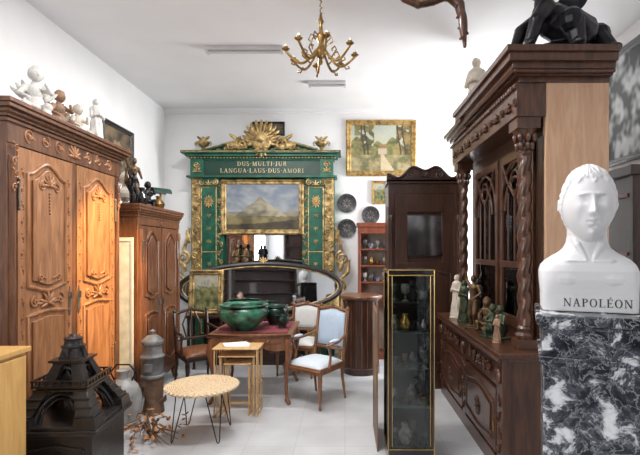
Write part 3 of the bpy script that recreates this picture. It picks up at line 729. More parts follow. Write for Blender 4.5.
m.palmette(w/2,h-.11,-.005,.06,0,pi,7,.010)
for s_ in(-1,1): m.spiral(w/2+s_*.13,h-.09,-.003,.035,1.3,.007,d=-s_,a0=pi/2)
ob(m,'apron',e,W_TAB)
for x0,x1 in((.08,w/2-.07),(w/2+.07,w-.08)):
    dr=ob(M().box(x0,-.008,h-.10,x1,0,h-.045),'drawer',e,W_TAB,bevel=.003); ob(M().ell(((x0+x1)/2,-.02,h-.07),(.012,.014,.012),8,6),'knob',dr,BRASS)
for x,sx in((.02,-1),(w-.02,1)):
    for y,sy in((.02,-1),(d-.02,1)):
        m=M(); m.limb([(x,y,h-.06),(x+sx*.02,y+sy*.02,h-.18),(x,y,.38),(x-sx*.016,y-sy*.016,.15),(x+sx*.004,y+sy*.004,.05),(x+sx*.022,y+sy*.022,.022)],[.035,.040,.024,.017,.018,.022],10)
        ob(m,'cabriole_leg',e,W_TAB)
n=24; vs=[];fs=[]
X0,X1,Y0,Y1=-1.43,-.63,4.86,5.62
for j in range(n+1):
    for i in range(n+1):
        u,v=i/n,j/n; x=X0+(X1-X0)*u; y=Y0+(Y1-Y0)*v; z=.757
        vs.append((x+.006*sin(j*1.3)*(u in(0,1)),y+.006*sin(i*1.7)*(v in(0,1)),z+.002*N(u,v,9)))
vs+= [(a,b,c-.004) for a,b,c in vs]; q=(n+1)**2
for j in range(n):
    for i in range(n):
        a=j*(n+1)+i; fs+=[(a,a+1,a+n+2,a+n+1),(q+a,q+a+n+1,q+a+n+2,q+a+1)]
S(M().add(vs,fs),'table_cloth','red patterned cloth laid over the walnut table','cloth',REDC,(0,0,.0))
def bowl(label,loc,r,h,g):
    e=T('ceramic_bowl',label,'bowl',loc,group='green glazed bowls')
    m=M(); m.lathe([(r*.5,0),(r*.52,.02),(r*.62,.05),(r*.92,h*.45),(r,h*.68),(r*.93,h*.86),(r*.86,h*.92),(r*.92,h*.97),(r*.96,h),(r*.88,h),(r*.80,h*.9),(r*.86,h*.66),(r*.6,h*.2),(.001,h*.12)],(0,0,0),40); ob(m,'body',e,g,smooth=60)
    m=M()
    for i in range(16): a=2*pi*i/16; m.ell((r*.975*cos(a),r*.975*sin(a),h*.72),(r*.04,r*.04,h*.04),8,6)
    m.tube([(r*.95*cos(2*pi*i/40),r*.95*sin(2*pi*i/40),h*.985) for i in range(40)],h*.035,8,closed=True)
    ob(m,'rim',e,g); return e
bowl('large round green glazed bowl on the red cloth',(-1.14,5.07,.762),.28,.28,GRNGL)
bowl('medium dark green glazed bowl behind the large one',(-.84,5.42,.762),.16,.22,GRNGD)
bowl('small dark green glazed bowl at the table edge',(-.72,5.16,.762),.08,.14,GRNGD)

# ================================================================== CHAIRS
def chair(label,loc,rot,fab,fab2,wd,arms=True,H=.96,group=None):
    e=T('dining_chair' if not arms else 'armchair',label,'chair',loc,rot,group)
    w=.52;d=.48;s=.43
    m=M(); m.prism([(-.26,-.24),(.26,-.24),(.22,.24),(-.22,.24)],s-.07,s-.005,'z'); m.tube([(-.26,-.245,s-.03),(.26,-.245,s-.03)],.010); ob(m,'seat_frame',e,wd,bevel=.006)
    m=M(); n=14; vs=[];fs=[]
    for j in range(n+1):
        for i in range(n+1):
            u=-1+2*i/n; v=-1+2*j/n; k=.245-.02*(v+1); z=s+.055*(1-abs(u)**4)*(1-abs(v)**4); vs.append((u*k,v*.225,z))
    for j in range(n):
        for i in range(n): a=j*(n+1)+i; fs.append((a,a+1,a+n+2,a+n+1))
    vs2=[(a,b,s-.01) for a,b,c in vs]; q=len(vs); m.add(vs+vs2,fs+[tuple(q+t for t in f[::-1]) for f in fs]+[(i,i+1,q+i+1,q+i) for i in range(n)]+[(n*(n+1)+i,n*(n+1)+i+1,q+n*(n+1)+i+1,q+n*(n+1)+i) for i in range(n)]+[(i*(n+1),(i+1)*(n+1),q+(i+1)*(n+1),q+i*(n+1)) for i in range(n)]+[(i*(n+1)+n,(i+1)*(n+1)+n,q+(i+1)*(n+1)+n,q+i*(n+1)+n) for i in range(n)])
    ob(m,'seat_cushion',e,fab,smooth=60)
    m=M(); zb=s+.12; yb=lambda z:.225+.16*(z-s)
    P=outline(-.205,zb,.205,H,.035,.0,12); P2=outline(-.180,zb+.02,.180,H-.025,.03,.0,12)
    m.tube([(x,yb(z),z) for x,z in P],.019,8,closed=True)
    for x in(-.205,.205): m.tube([(x,yb(s-.05),s-.05),(x,yb(zb+.05),zb+.05)],.018,8); m.ell((x,yb(H-.03),H-.015),(.022,.022,.03),10,8)
    m.palmette(0,H+.0,yb(H)-.012,.045,0,pi,5,.010)
    if not fab2:
        for x in(-.07,0,.07): m.tube([(x,yb(zb),zb),(x*1.6,yb((zb+H)/2),(zb+H)/2),(x*.6,yb(H-.05),H-.02)],.010,6)
    ob(m,'backrest_frame',e,wd)
    if fab2:
        m=M(); c0=len(P2)
        czz=(zb+H)/2
        def ring(k,off): return [(x*k,yb(czz+(z-czz)*k)+off,czz+(z-czz)*k) for x,z in P2]
        vs=ring(1,0)+ring(.93,-.022)+ring(.6,-.034)+ring(.2,-.036); fs=[(j*c0+i,j*c0+(i+1)%c0,(j+1)*c0+(i+1)%c0,(j+1)*c0+i) for j in range(3) for i in range(c0)]+[tuple(3*c0+i for i in range(c0))]
        m.add(vs,fs); vs=ring(1,0)+ring(.93,.02)+ring(.3,.026); fs=[(j*c0+i,j*c0+(i+1)%c0,(j+1)*c0+(i+1)%c0,(j+1)*c0+i) for j in range(2) for i in range(c0)]+[tuple(2*c0+i for i in range(c0))]; m.add(vs,fs)
        ob(m,'backrest_cushion',e,fab2,smooth=60)
    for x in(-.235,.235): ob(M().lathe([(.010,0),(.016,.02),(.012,.05),(.024,.30),(.026,.33),(.02,.345),(.028,.355),(.028,.40)],(x,-.215,0),12),'leg',e,wd)
    for x in(-.2,.2): ob(M().limb([(x,.215,s-.02),(x,.22,.25),(x*1.05,.26,.012)],[.022,.018,.012],10),'leg',e,wd)
    if arms:
        for sx in(-1,1):
            m=M(); m.limb([(sx*.21,yb(s+.28),s+.28),(sx*.255,.08,s+.235),(sx*.26,-.10,s+.23),(sx*.262,-.13,s+.22)],[.015,.016,.018,.02],10); m.limb([(sx*.258,-.10,s+.22),(sx*.245,-.05,s+.1),(sx*.245,-.07,s-.02)],[.016,.013,.018],10)
            a=ob(m,'armrest',e,wd)
            if fab2: ob(M().ell((sx*.255,.0,s+.255),(.024,.08,.018),12,8),'arm_pad',a,fab)
    return e
chair('pale blue upholstered armchair with brown wooden frame beside the table',(-.32,4.92,0),-36,BLUEL,BLUE,W_CH,arms=True,H=1.0)
chair('white upholstered armchair with brown frame behind the table',(-.60,6.02,0),-15,CREAM,CREAM,W_CH,H=.90)
chair('dark wooden open-backed armchair with brown seat beside the table',(-1.76,5.46,0),40,W_TAB,None,W_DK,H=.90)
chair('golden upholstered armchair with gilt frame near the surround',(-.29,6.50,0),-5,YELF,YELF,GOLD2,H=1.04)

# ================================================================== BAMBOO NEST TABLE
def nest(label,loc,w,d,h):
    e=T('nest_table',label,'side table',loc,0,'nesting tables')
    ob(M().box(0,0,h-.014,w,d,h),'top',e,W_LT,bevel=.004)
    for x in(.02,w-.02):
        m=M()
        for y in(.02,d-.02): m.lathe([(.007,0),(.007,.1),(.011,.11),(.007,.12),(.006,h*.5),(.011,h*.52),(.006,h*.54),(.008,h-.014)],(x,y,0),10)
        m.tube([(x,.0,.010),(x,d,.010)],.008); m.tube([(x,.02,h*.45),(x,d-.02,h*.45)],.005); 
        for k in range(2): y=d*(k+1)/3; m.tube([(x,y,.02),(x,y,h-.02)],.004)
        ob(m,'leg_frame',e,W_LT)
    for z,r in((.06,.005),(h-.05,.005)): ob(M().tube([(.02,d-.02,z),(w-.02,d-.02,z)],r),'stretcher',e,W_LT)
nest('pale bamboo-style nest of tables with slim turned legs',(-1.31,4.42,0),.46,.30,.68)
nest('smaller pale bamboo-style table nested under a larger one',(-1.26,4.45,0),.37,.25,.60)
nest('smallest pale bamboo-style table nested underneath',(-1.21,4.47,0),.27,.20,.52)
e=T('paper_stack','white sheets of paper lying on the nest of tables','paper',(-1.20,4.48,.682),8)
for k in range(3): o=ob(M().box(-.0,0,k*.004,.24,.16,k*.004+.003),'sheet',e,PAPER,smooth=0); o.rotation_euler=(0,0,k*.12)

# ================================================================== RATTAN STOOL
e=T('rattan_table','round woven rattan table on black hairpin legs','table',(-1.275,4.02,0))
m=M(); nseg=64
for k in range(18):
    rr=.02+k*.0165; m.tube([(rr*cos(2*pi*i/nseg),rr*sin(2*pi*i/nseg),.445+.002*sin(i*pi/2+k*pi)) for i in range(nseg)],.0085,6,closed=True)
for k in range(24): a=2*pi*k/24; m.tube([(.02*cos(a),.02*sin(a),.447),(.30*cos(a),.30*sin(a),.447)],.005,6)
ob(m,'woven_top',e,WICK)
m=M(); 
for k in range(40):
    a=2*pi*k/40; m.ell((.308*cos(a),.308*sin(a),.443),(.022,.014,.010),8,6,rz=a+.6)
m.tube([(.305*cos(2*pi*i/nseg),.305*sin(2*pi*i/nseg),.433) for i in range(nseg)],.008,6,closed=True); ob(m,'scalloped_rim',e,WICK)
for k in range(4):
    a=pi/4+k*pi/2; t=Vector((-sin(a),cos(a),0)); c=Vector((cos(a),sin(a),0))
    ob(M().tube([c*.20+t*.08+Vector((0,0,.43)),c*.28+t*.012+Vector((0,0,.02)),c*.282+Vector((0,0,.008)),c*.28-t*.012+Vector((0,0,.02)),c*.20-t*.08+Vector((0,0,.43))],.005,8),'hairpin_leg',e,IRON)

# ================================================================== BLACK TOWER MODEL
e=T('carved_tower_model','black carved openwork wooden tower base model','sculpture',(-1.90,3.15,.46),4); e.scale=(.90,.90,.92)
m=M(); m.box(-.32,-.32,0,.32,.32,.030); m.box(-.30,-.30,.030,.30,.30,.055); ob(m,'base',e,W_BLK,bevel=.004)
for sx in(-1,1):
    for sy in(-1,1):
        m=M(); m.taper(sx*.225,sy*.225,.03,.11,.085,.085,.072,.072); m.taper(sx*.225,sy*.225,.10,.28,.062,.062,.048,.048,-sx*.09,-sy*.09); m.taper(sx*.115,sy*.115,.30,.46,.046,.046,.034,.034,-sx*.055,-sy*.055)
        for k in range(3): 
            z=.115+k*.052; q=.007+k*.026; m.box(sx*(.225-q)-.066+k*.004,sy*(.225-q)-.066+k*.004,z,sx*(.225-q)+.066-k*.004,sy*(.225-q)+.066-k*.004,z+.012)
        m.taper(sx*.275,sy*.275,.10,.14,.012,.012,.004,.004)
        ob(m,'tower_leg',e,W_BLK,bevel=.002)
m=M(); m.box(-.19,-.19,.27,.19,.19,.285); m.box(-.175,-.175,.285,.175,.175,.305); m.box(-.20,-.20,.30,.20,.20,.312)
m.box(-.10,-.10,.45,.10,.10,.465); m.box(-.12,-.12,.465,.12,.12,.477)
for s_ in(-1,1):
    for k in range(9): 
        t=-.19+k*.0475; m.box(t-.005,s_*.195-.004,.312,t+.005,s_*.195+.004,.345); m.box(s_*.195-.004,t-.005,.312,s_*.195+.004,t+.005,.345)
    m.box(-.2,s_*.195-.006,.345,.2,s_*.195+.006,.353); m.box(s_*.195-.006,-.2,.345,s_*.195+.006,.2,.353)
ob(m,'platform',e,W_BLK)
m=M()
for s_ in(-1,1):
    for hor in(0,1):
        f=(lambda a,b,z:(a,b,z)) if hor else (lambda a,b,z:(b,a,z))
        m.tube([f(.155*cos(pi*i/18),s_*.235-s_*.075*sin(pi*i/18),.05+.20*sin(pi*i/18)) for i in range(19)],.015,6)
        m.tube([f(.12*cos(pi*i/18),s_*.23-s_*.075*sin(pi*i/18),.05+.165*sin(pi*i/18)) for i in range(19)],.008,6)
        for k in range(6):
            t=-.14+k*.056; m.tube([f(t,s_*.165,.2+.04),f(t+.028,s_*.16,.275),f(t+.056,s_*.165,.24)],.007,6)
            u=-.06+k*.024; m.tube([f(u,s_*.10,.32),f(-u,s_*.07,.46)],.006,6)
        m.tube([f(.06*cos(pi*i/10),s_*.095,.33+.09*sin(pi*i/10)) for i in range(11)],.009,6)
ob(m,'lattice_arch',e,W_BLK)
m=M(); m.taper(0,0,.477,.56,.075,.075,.055,.055); m.cyl((0,0,.56),.085,.012,24); m.lathe([(.07,0),(.062,.02),(.062,.045),(.07,.055),(.03,.07),(.02,.085)],(0,0,.572),20)
for k in range(8): a=2*pi*k/8; m.tube([(.078*cos(a),.078*sin(a),.48),(.065*cos(a),.065*sin(a),.56)],.007,6)
ob(m,'lantern',e,W_BLK)
e=T('low_chest','low dark wooden chest under the tower model','chest',(-2.13,2.90,0),4)
q=M().box(0,0,.03,.48,.50,.43); panel(q,.05,.08,.43,.38,0,.03,.02,.010,.010); ob(q,'body',e,W_BLK,bevel=.005)
ob(M().box(-.015,-.015,.428,.495,.515,.457),'lid',e,W_BLK,bevel=.004)
for x in(.04,.44):
    for y in(.04,.46): ob(M().lathe([(.022,0),(.03,.02),(.024,.032)],(x,y,0),12),'foot',e,W_BLK)

# ================================================================== MILK CAN, POTS, STUMP, BRANCHES
e=T('milk_can','grey round metal churn with a small neck and handle','jug',(-2.09,4.24,0))
m=M(); m.lathe([(.12,0),(.14,.02),(.16,.10),(.168,.20),(.16,.29),(.13,.37),(.085,.42),(.05,.44),(.045,.48),(.058,.50),(.062,.52),(.05,.525),(.02,.53)],(0,0,0),32)
for z in(.05,): m.tube([(.150*cos(2*pi*i/32),.150*sin(2*pi*i/32),z) for i in range(32)],.006,6,closed=True)
ob(m,'body',e,GREYL,smooth=50); ob(M().tube([(-.08,0,.42),(-.12,0,.5),(-.06,0,.57),(.06,0,.57),(.12,0,.5),(.08,0,.42)],.008,8),'handle',e,IRON)
e=T('wood_stump','rough brown wooden block supporting a grey pot','wood block',(-1.94,4.55,0),20)
m=M(); m.lathe([(.10,0),(.095,.05),(.085,.15),(.09,.26),(.10,.36)],(0,0,0),18,fn=lambda a,z,r:r*(1+.12*sin(a*3+z*9)+.07*sin(a*7))); ob(m,'trunk',e,W_LOG,smooth=60)
m=M(); m.limb([(.07,-.04,.12),(.11,-.07,.15),(.12,-.09,.19)],[.03,.022,.01]); ob(m,'stub',e,W_LOG)
e=T('stove_urn','grey enamel stove-like urn with stepped bands and lid','urn',(-1.945,4.55,.362))
m=M(); m.lathe([(.10,0),(.115,.01),(.115,.03),(.10,.04),(.105,.06),(.105,.19),(.115,.20),(.118,.22),(.10,.235),(.092,.25),(.092,.33),(.105,.34),(.105,.36)],(0,0,0),28)
m.box(-.04,-.118,.08,.04,-.09,.16); ob(m,'body',e,GREY,smooth=50,bevel=.002)
m=M(); m.lathe([(.108,.362),(.108,.375),(.08,.40),(.05,.425),(.02,.435),(.022,.455),(.03,.47),(.0,.49)],(0,0,0),28)
ob(m,'lid',e,GREY,smooth=50)
e=T('dried_branches','tangle of dried branches and orange leaves on the floor','dried plant',(-1.70,3.98,0))
m=M(); rnd=random.Random(3)
for k in range(16):
    a=rnd.uniform(0,2*pi); L_=rnd.uniform(.12,.30); b=rnd.uniform(-.6,.6); z1=rnd.uniform(.02,.2)
    m.tube([(.02*cos(a),.02*sin(a),.015),(L_*.4*cos(a),L_*.4*sin(a),z1*.9+.01),(L_*cos(a+b*.3),L_*sin(a+b*.3),z1*.7+.01),(L_*1.2*cos(a+b*.6),L_*1.2*sin(a+b*.6),z1*.4+.01)],[.010,.007,.005,.002],6)
ob(m,'branch',e,W_LOG)
m=M()
for k in range(90):
    a=rnd.uniform(0,2*pi); L_=rnd.uniform(.05,.34); m.ell((L_*cos(a),L_*sin(a),rnd.uniform(.012,.15)),(.028,.014,.004),6,4,rot=rnd.uniform(-1,1),rz=rnd.uniform(0,6))
ob(m,'leaf',e,DRY)['kind']='stuff'
e=T('pale_panel','narrow plain pale panel standing between the armoires','panel',(-2.44,4.665,0))
ob(M().box(0,0,0,.24,.02,1.78),'board',e,PLASTW,bevel=.003); ob(M().box(.0,-.006,1.74,.24,.0,1.78).box(.0,-.006,0,.02,0,1.78).box(.22,-.006,0,.24,0,1.78),'edge_moulding',e,PLAS)

# ================================================================== CHANDELIER + FLUORESCENTS
e=T('chandelier','antique brass chandelier with curving arms and small candle bulbs','chandelier',(-.215,4.0,3.29))
m=M(); m.lathe([(.0,0),(.012,.01),(.02,.03),(.012,.05),(.045,.09),(.055,.12),(.03,.16),(.018,.19),(.035,.23),(.04,.26),(.018,.30),(.014,.36),(.028,.39),(.015,.42),(.01,.46)],(0,0,0),20)
m.tube([(.012*cos(t*2.2),.012*sin(t*2.2),.46+t*.018) for t in range(8)],.005,6); m.lathe([(.01,0),(.02,.005),(.055,.02),(.06,.03)],(0,0,.595),20)
ob(m,'stem',e,BRASSD)
BULB=mat('frosted_candle_bulb',(.55,.48,.36),.3,var=.02)
for k in range(8):
    a=2*pi*k/8+.2; rr=.31; c,s_=cos(a),sin(a); P=[]
    for t in range(15):
        u=t/14; r_=.04+(rr-.04)*u; z=.14-.10*sin(u*pi*1.1)-.07*u; P.append((r_*c,r_*s_,z))
    ze=P[-1][2]; m=M().tube(P,[.012-.004*abs(.5-i/14) for i in range(15)],8); m.lathe([(.008,0),(.03,.012),(.036,.02),(.014,.024),(.016,.036),(.019,.040)],(rr*c,rr*s_,ze),14)
    m.tube([(.12*c,.12*s_,.05),(.17*c,.17*s_,.10),(.15*c,.15*s_,.135),(.12*c,.12*s_,.12),(.125*c,.125*s_,.10)],.007,6)
    m.tube([(.20*c,.20*s_,.03),(.23*c,.23*s_,-.015),(.26*c,.26*s_,-.005),(.25*c,.25*s_,.015)],.007,6)
    m.tube([(.03*c,.03*s_,.25),(.09*c,.09*s_,.27),(.11*c,.11*s_,.22),(.08*c,.08*s_,.20)],.006,6)
    A=ob(m,'arm',e,BRASSD); ob(M().lathe([(.008,0),(.009,.008),(.009,.014),(.006,.024),(.0,.030)],(rr*c,rr*s_,ze+.038),10),'candle_bulb',A,BULB)
def fluor(loc,L_,label):
    e=T('fluorescent_fixture',label,'ceiling light',loc,group='ceiling fixtures')
    ob(M().box(0,-.06,-.045,L_,.06,0),'housing',e,PLAS,bevel=.006)
    m=M()
    m.tube([(.03,-.02,-.06),(L_-.03,-.02,-.06)],.014,10); m.box(0,-.045,-.075,.03,.02,-.045); m.box(L_-.03,-.045,-.075,L_,.02,-.045)
    ob(m,'tube',e,PLAS)
fluor((-1.55,5.05,ZC),.86,'long white fluorescent ceiling fixture added out of view')
fluor((-.49,6.08,ZC),.50,'short white ceiling fixture')
fluor((-.7,1.3,ZC),1.4,'long white fluorescent ceiling fixture added out of view')  # unseen fixture, added to go with an overhead fill light

# hanging carved wooden crest
e=T('hanging_carving','carved brown wooden scroll bracket with gilt edges hung from the ceiling','wood carving',(.66,3.4,3.28))
m=M(); m.limb([(-.30,0,.46),(-.28,0,.37),(-.20,0,.29),(-.10,0,.25),(.0,0,.27),(.08,0,.31),(.15,0,.30),(.205,0,.22),(.235,0,.07),(.245,0,-.09)],[.03,.04,.05,.055,.055,.06,.06,.04,.026,.014],12)
m.spiral(-.18,.40,-.0,.09,1.4,.035,a0=-pi/2,d=-1); m.spiral(.10,.42,-.0,.11,1.4,.04,a0=0,d=1); m.palmette(-.04,.34,-.03,.20,.2,pi-.2,9,.03); m.leaf(.22,.2,-.02,.26,.035,-pi/2+.05,.03)
for k in range(7): m.leaf(.2+.006*k,.22-.04*k,-.02,.05,.012,-pi/2+(.9 if k%2 else -.9),.015)
ob(m,'body',e,W_MH,smooth=60)
m=M(); m.tube([(-.27,-.045,.40),(-.2,-.05,.27),(-.1,-.055,.225),(.02,-.055,.245),(.12,-.06,.29)],.009); m.spiral(.12,.42,-.045,.06,1.2,.010,a0=0,d=1); ob(m,'gilt_edge',e,GOLD2)
ob(M().tube([(.0,0,.44),(0,0,.64)],.006,6).tube([(.0,0,.3),(0,0,.45)],.012,6),'chain',e,IRON)

# ================================================================== STATUETTES
def statue(name,label,loc,rot,h,mtl,style='robe',cat='statuette',base=None,group=None,vox=None):
    e=T(name,label,cat,loc,rot,group); k=h; m=M()
    if style=='robe':
        m.lathe([(.15*k,0),(.16*k,.03*k),(.14*k,.2*k),(.115*k,.45*k),(.10*k,.58*k),(.12*k,.70*k),(.115*k,.77*k),(.05*k,.82*k),(.035*k,.86*k)],(0,0,.05*k),28,1,.75,fn=lambda a,z,r:r*(1+.13*sin(a*7+z*8/k)*(1 if z<.6*k else .3)))
        head(m,(0,-.01*k,.925*k),.052*k,.060*k,.072*k,0,40,30,.12); m.ell((0,.018*k,.93*k),(.065*k,.058*k,.080*k),14,10)
        for s_ in(-1,1): m.limb([(s_*.10*k,0,.78*k),(s_*.13*k,-.04*k,.62*k),(s_*.03*k,-.12*k,.66*k)],[.04*k,.035*k,.022*k])
        m.ell((0,-.125*k,.67*k),(.03*k,.03*k,.035*k))
    elif style=='bust':
        m.lathe([(.15*k,0),(.15*k,.05*k),(.07*k,.10*k),(.07*k,.18*k),(.12*k,.24*k)],(0,0,0),20)
        m.lathe([(.10*k,0),(.24*k,.06*k),(.27*k,.18*k),(.23*k,.27*k),(.10*k,.33*k),(.08*k,.45*k)],(0,0,.22*k),20,1,.6); head(m,(0,-.02*k,.80*k),.12*k,.145*k,.18*k,0,60,46,.10)
    elif style=='cherub':   # seated chubby child with wings
        m.ell((0,0,.09*k),(.24*k,.20*k,.09*k)); m.ell((0,.02*k,.30*k),(.14*k,.13*k,.17*k)); m.ell((0,.0,.50*k),(.12*k,.10*k,.14*k)); m.ell((0,.0,.62*k),(.06*k,.06*k,.07*k))
        head(m,(.01*k,-.02*k,.775*k),.10*k,.112*k,.125*k,.2,60,46,.16)
        for s_ in(-1,1):
            m.limb([(s_*.07*k,-.03*k,.20*k),(s_*.15*k,-.20*k,.24*k),(s_*.12*k,-.22*k,.08*k)],[.09*k,.07*k,.048*k]); m.ell((s_*.12*k,-.27*k,.05*k),(.035*k,.06*k,.03*k))
            for q in range(3): m.ell((s_*(.13+.05*q)*k,.11*k,(.58-.05*q)*k),(.035*k,.03*k,.13*k),8,6,rot=s_*(.3+.25*q))
        m.limb([(-.12*k,0,.57*k),(-.21*k,-.06*k,.43*k),(-.10*k,-.18*k,.36*k)],[.055*k,.045*k,.03*k]); m.limb([(.12*k,0,.57*k),(.21*k,-.10*k,.50*k),(.13*k,-.18*k,.60*k)],[.055*k,.045*k,.03*k])
        m.tube([(-.18*k,-.1*k,.30*k),(0,-.17*k,.22*k),(.2*k,-.08*k,.2*k)],[.03*k,.05*k,.03*k],8)
    elif style=='nude':
        m.limb([(-.05*k,0,.04*k),(-.06*k,-.03*k,.26*k),(-.05*k,0,.50*k)],[.03*k,.042*k,.06*k]); m.limb([(.08*k,-.03*k,.04*k),(.08*k,-.07*k,.27*k),(.05*k,0,.50*k)],[.03*k,.042*k,.06*k])
        m.limb([(0,0,.52*k),(0,.01*k,.64*k),(.01*k,0,.76*k),(.01*k,0,.80*k)],[.085*k,.07*k,.09*k,.06*k]); m.limb([(.01*k,0,.80*k),(.01*k,-.01*k,.88*k)],[.03*k,.028*k]); head(m,(.01*k,-.015*k,.92*k),.048*k,.056*k,.066*k,0,40,30,.14)
        m.limb([(-.10*k,0,.80*k),(-.17*k,-.02*k,.92*k),(-.14*k,-.04*k,1.04*k)],[.035*k,.028*k,.02*k]); m.limb([(.11*k,0,.79*k),(.17*k,.0,.66*k),(.12*k,-.10*k,.58*k)],[.035*k,.028*k,.02*k])
        m.tube([(-.14*k,.02*k,.78*k),(-.1*k,.08*k,.5*k),(.05*k,.09*k,.3*k),(.12*k,.05*k,.06*k)],[.02*k,.05*k,.06*k,.07*k],8,flat=.5)
    elif style=='pair':
        for s_ in(-1,1):
            x=s_*.16*k; m.ell((x,0,.26*k),(.15*k,.17*k,.24*k)); m.limb([(x,0,.4*k),(x*.9,0,.62*k)],[.12*k,.09*k]); head(m,(x*.85,-.03*k,.80*k),.085*k,.095*k,.115*k,-s_*.4,40,30,.12)
            m.limb([(x+s_*.1*k,0,.62*k),(x+s_*.15*k,-.1*k,.42*k),(x*.3,-.15*k,.45*k)],[.05*k,.045*k,.03*k]); m.limb([(x,-.1*k,.18*k),(x+s_*.05*k,-.28*k,.2*k),(x,-.26*k,.02*k)],[.08*k,.06*k,.05*k])
        m.box(-.36*k,-.3*k,0,.36*k,.18*k,.05*k)
    ob(m,'figure',e,mtl,remesh=vox or k/110,sm=1)
    if style in('robe','nude'): ob(M().lathe([(.17*k,0),(.17*k,.03*k),(.14*k,.045*k),(.15*k,.06*k)],(0,0,0),20),'base',e,base or mtl)
    return e
statue('plaster_cherub','white plaster seated winged cherub on the tall armoire',(-2.48,3.60,2.661),40,.50,PLASTW,'cherub')
statue('figure_group','brown and cream seated winged cherub on the tall armoire',(-2.50,3.93,2.661),65,.42,TERRA,'cherub')
statue('plaster_cherub','cream plaster seated winged cherub beside the brown one',(-2.50,4.20,2.661),75,.38,PLAST,'cherub')
statue('plaster_statuette','white plaster robed figure on the tall armoire',(-2.46,4.45,2.66),60,.48,PLASTW,'robe','statuette')
statue('gilt_statuette','gilt and brown standing figure on the small armoire',(-2.40,5.10,2.14),60,.56,BRNZ2,'nude','statuette')
statue('bronze_statuette','small dark bronze figure at the edge of the small armoire',(-2.28,4.85,2.14),60,.36,BRNZ,'nude','statuette')
statue('bronze_cherub_statuette','dark bronze seated cherub on the small armoire',(-2.32,5.28,2.142),50,.34,BRNZ,'cherub','statuette')
statue('plaster_bust','cream plaster bust on the small armoire',(-2.60,5.32,2.14),60,.44,PLAST,'bust','bust')
statue('madonna_statue','cream plaster robed figure standing on the dresser cornice',(1.45,4.98,2.99),-40,.78,PLAST,'robe','statuette')
statue('bronze_statuette','small greenish bronze standing figure on the dresser worktop',(1.22,4.6,.92),-60,.42,BRNZG,'robe','statuette')
statue('bronze_statuette','brown bronze figure with raised arm on the dresser worktop',(1.20,4.2,.92),-60,.50,BRNZ2,'nude','statuette')
statue('bronze_statuette','dark bronze robed figure crowded among others on the dresser',(1.30,4.40,.92),-60,.44,BRNZ,'robe','statuette')
statue('bronze_cherub_statuette','brown bronze seated cherub on the dresser worktop',(1.27,4.02,.921),-60,.34,BRNZ2,'cherub','statuette')
statue('bronze_group','green-brown bronze pair of figures on the dresser worktop',(1.27,3.76,.92),-60,.30,BRNZG,'pair','statuette')
statue('stone_statuette','cream stone robed statuette on the dresser worktop',(1.21,4.87,.92),-60,.46,PLAST,'robe','statuette')
statue('terracotta_statuette','small terracotta robed figure on the dresser worktop',(1.2,3.55,.92),-60,.22,TERRA,'robe','statuette')
statue('dark_statuette','small dark statuette standing on the mantel',(-1.62,7.0,1.38),0,.40,BRNZ2,'pair','statuette')
statue('dark_statuette','small dark figurine standing on the mantel',(-1.30,7.0,1.38),0,.34,BRNZ,'robe','statuette')
# large bronze cherub
e=T('bronze_cherub','large dark bronze crouching cherub on top of the dresser','sculpture',(1.66,3.5,3.10),0)
m=M(); m.ell((0,0,.035),(.38,.20,.05)); m.ell((.05,.04,.09),(.26,.15,.09))
m.limb([(.14,0,.24),(.05,0,.28),(-.05,0,.33),(-.10,0,.37)],[.145,.135,.13,.11],16); m.limb([(-.11,0,.41),(-.13,-.03,.47)],[.075,.07])
head(m,(-.15,-.05,.57),.10,.112,.12,math.radians(-25),80,60,.14)
m.limb([(-.14,-.10,.38),(-.23,-.16,.26),(-.28,-.14,.10)],[.068,.058,.042]); m.limb([(-.12,.10,.38),(-.26,.08,.28),(-.33,.02,.12)],[.065,.055,.042])
m.limb([(.14,-.08,.22),(.0,-.20,.24),(.06,-.18,.08)],[.115,.09,.06]); m.limb([(.20,.06,.2),(.31,.0,.22),(.35,-.08,.09)],[.115,.09,.06])
m.ell((.04,-.22,.065),(.05,.075,.035)); m.ell((.36,-.12,.065),(.05,.075,.035)); m.ell((-.29,-.17,.08),(.035,.05,.03)); m.ell((-.34,-.01,.09),(.035,.05,.03))
for s_ in(-1,1): m.ell((.10,.08+.06*s_,.47),(.14,.03,.085),14,10,rot=-.5,rz=.3*s_)
ob(m,'figure',e,BRNZ,remesh=.0065,sm=1)
def blamp(loc,rot):
    e=T('desk_lamp','brass desk lamp with green glass shade on the small armoire','lamp',loc,rot,'green desk lamps')
    ob(M().lathe([(.085,0),(.085,.015),(.03,.03),(.012,.06),(.012,.20),(.02,.22)],(0,0,0),20),'base',e,BRASSD)
    n=10; poly=[(-.07*cos(pi*i/n),.22+.07*sin(pi*i/n)) for i in range(n+1)]; inn=[(x*.88,.22+(z-.22)*.88) for x,z in poly[::-1]]
    ob(M().prism([(x,z) for x,z in poly+inn],-.12,.12,'x'),'lamp_shade',e,GRNGD); return e
L1=blamp((-2.32,5.66,2.14),55); dup(L1,(-2.58,5.74,2.14),60)
for k,(y,x,h,mt_) in enumerate([(4.98,-2.25,.20,BLK),(5.45,-2.26,.16,BRASSD),(4.83,-2.50,.24,BLK)]):
    S(M().lathe([(.04,0),(.06,.02),(.075,h*.4),(.05,h*.65),(.025,h*.8),(.035,h)],(0,0,0),20),'small_vase','small dark ornamental vase on the small armoire','vase',mt_,(x,y,2.14),group='vases on the small armoire')

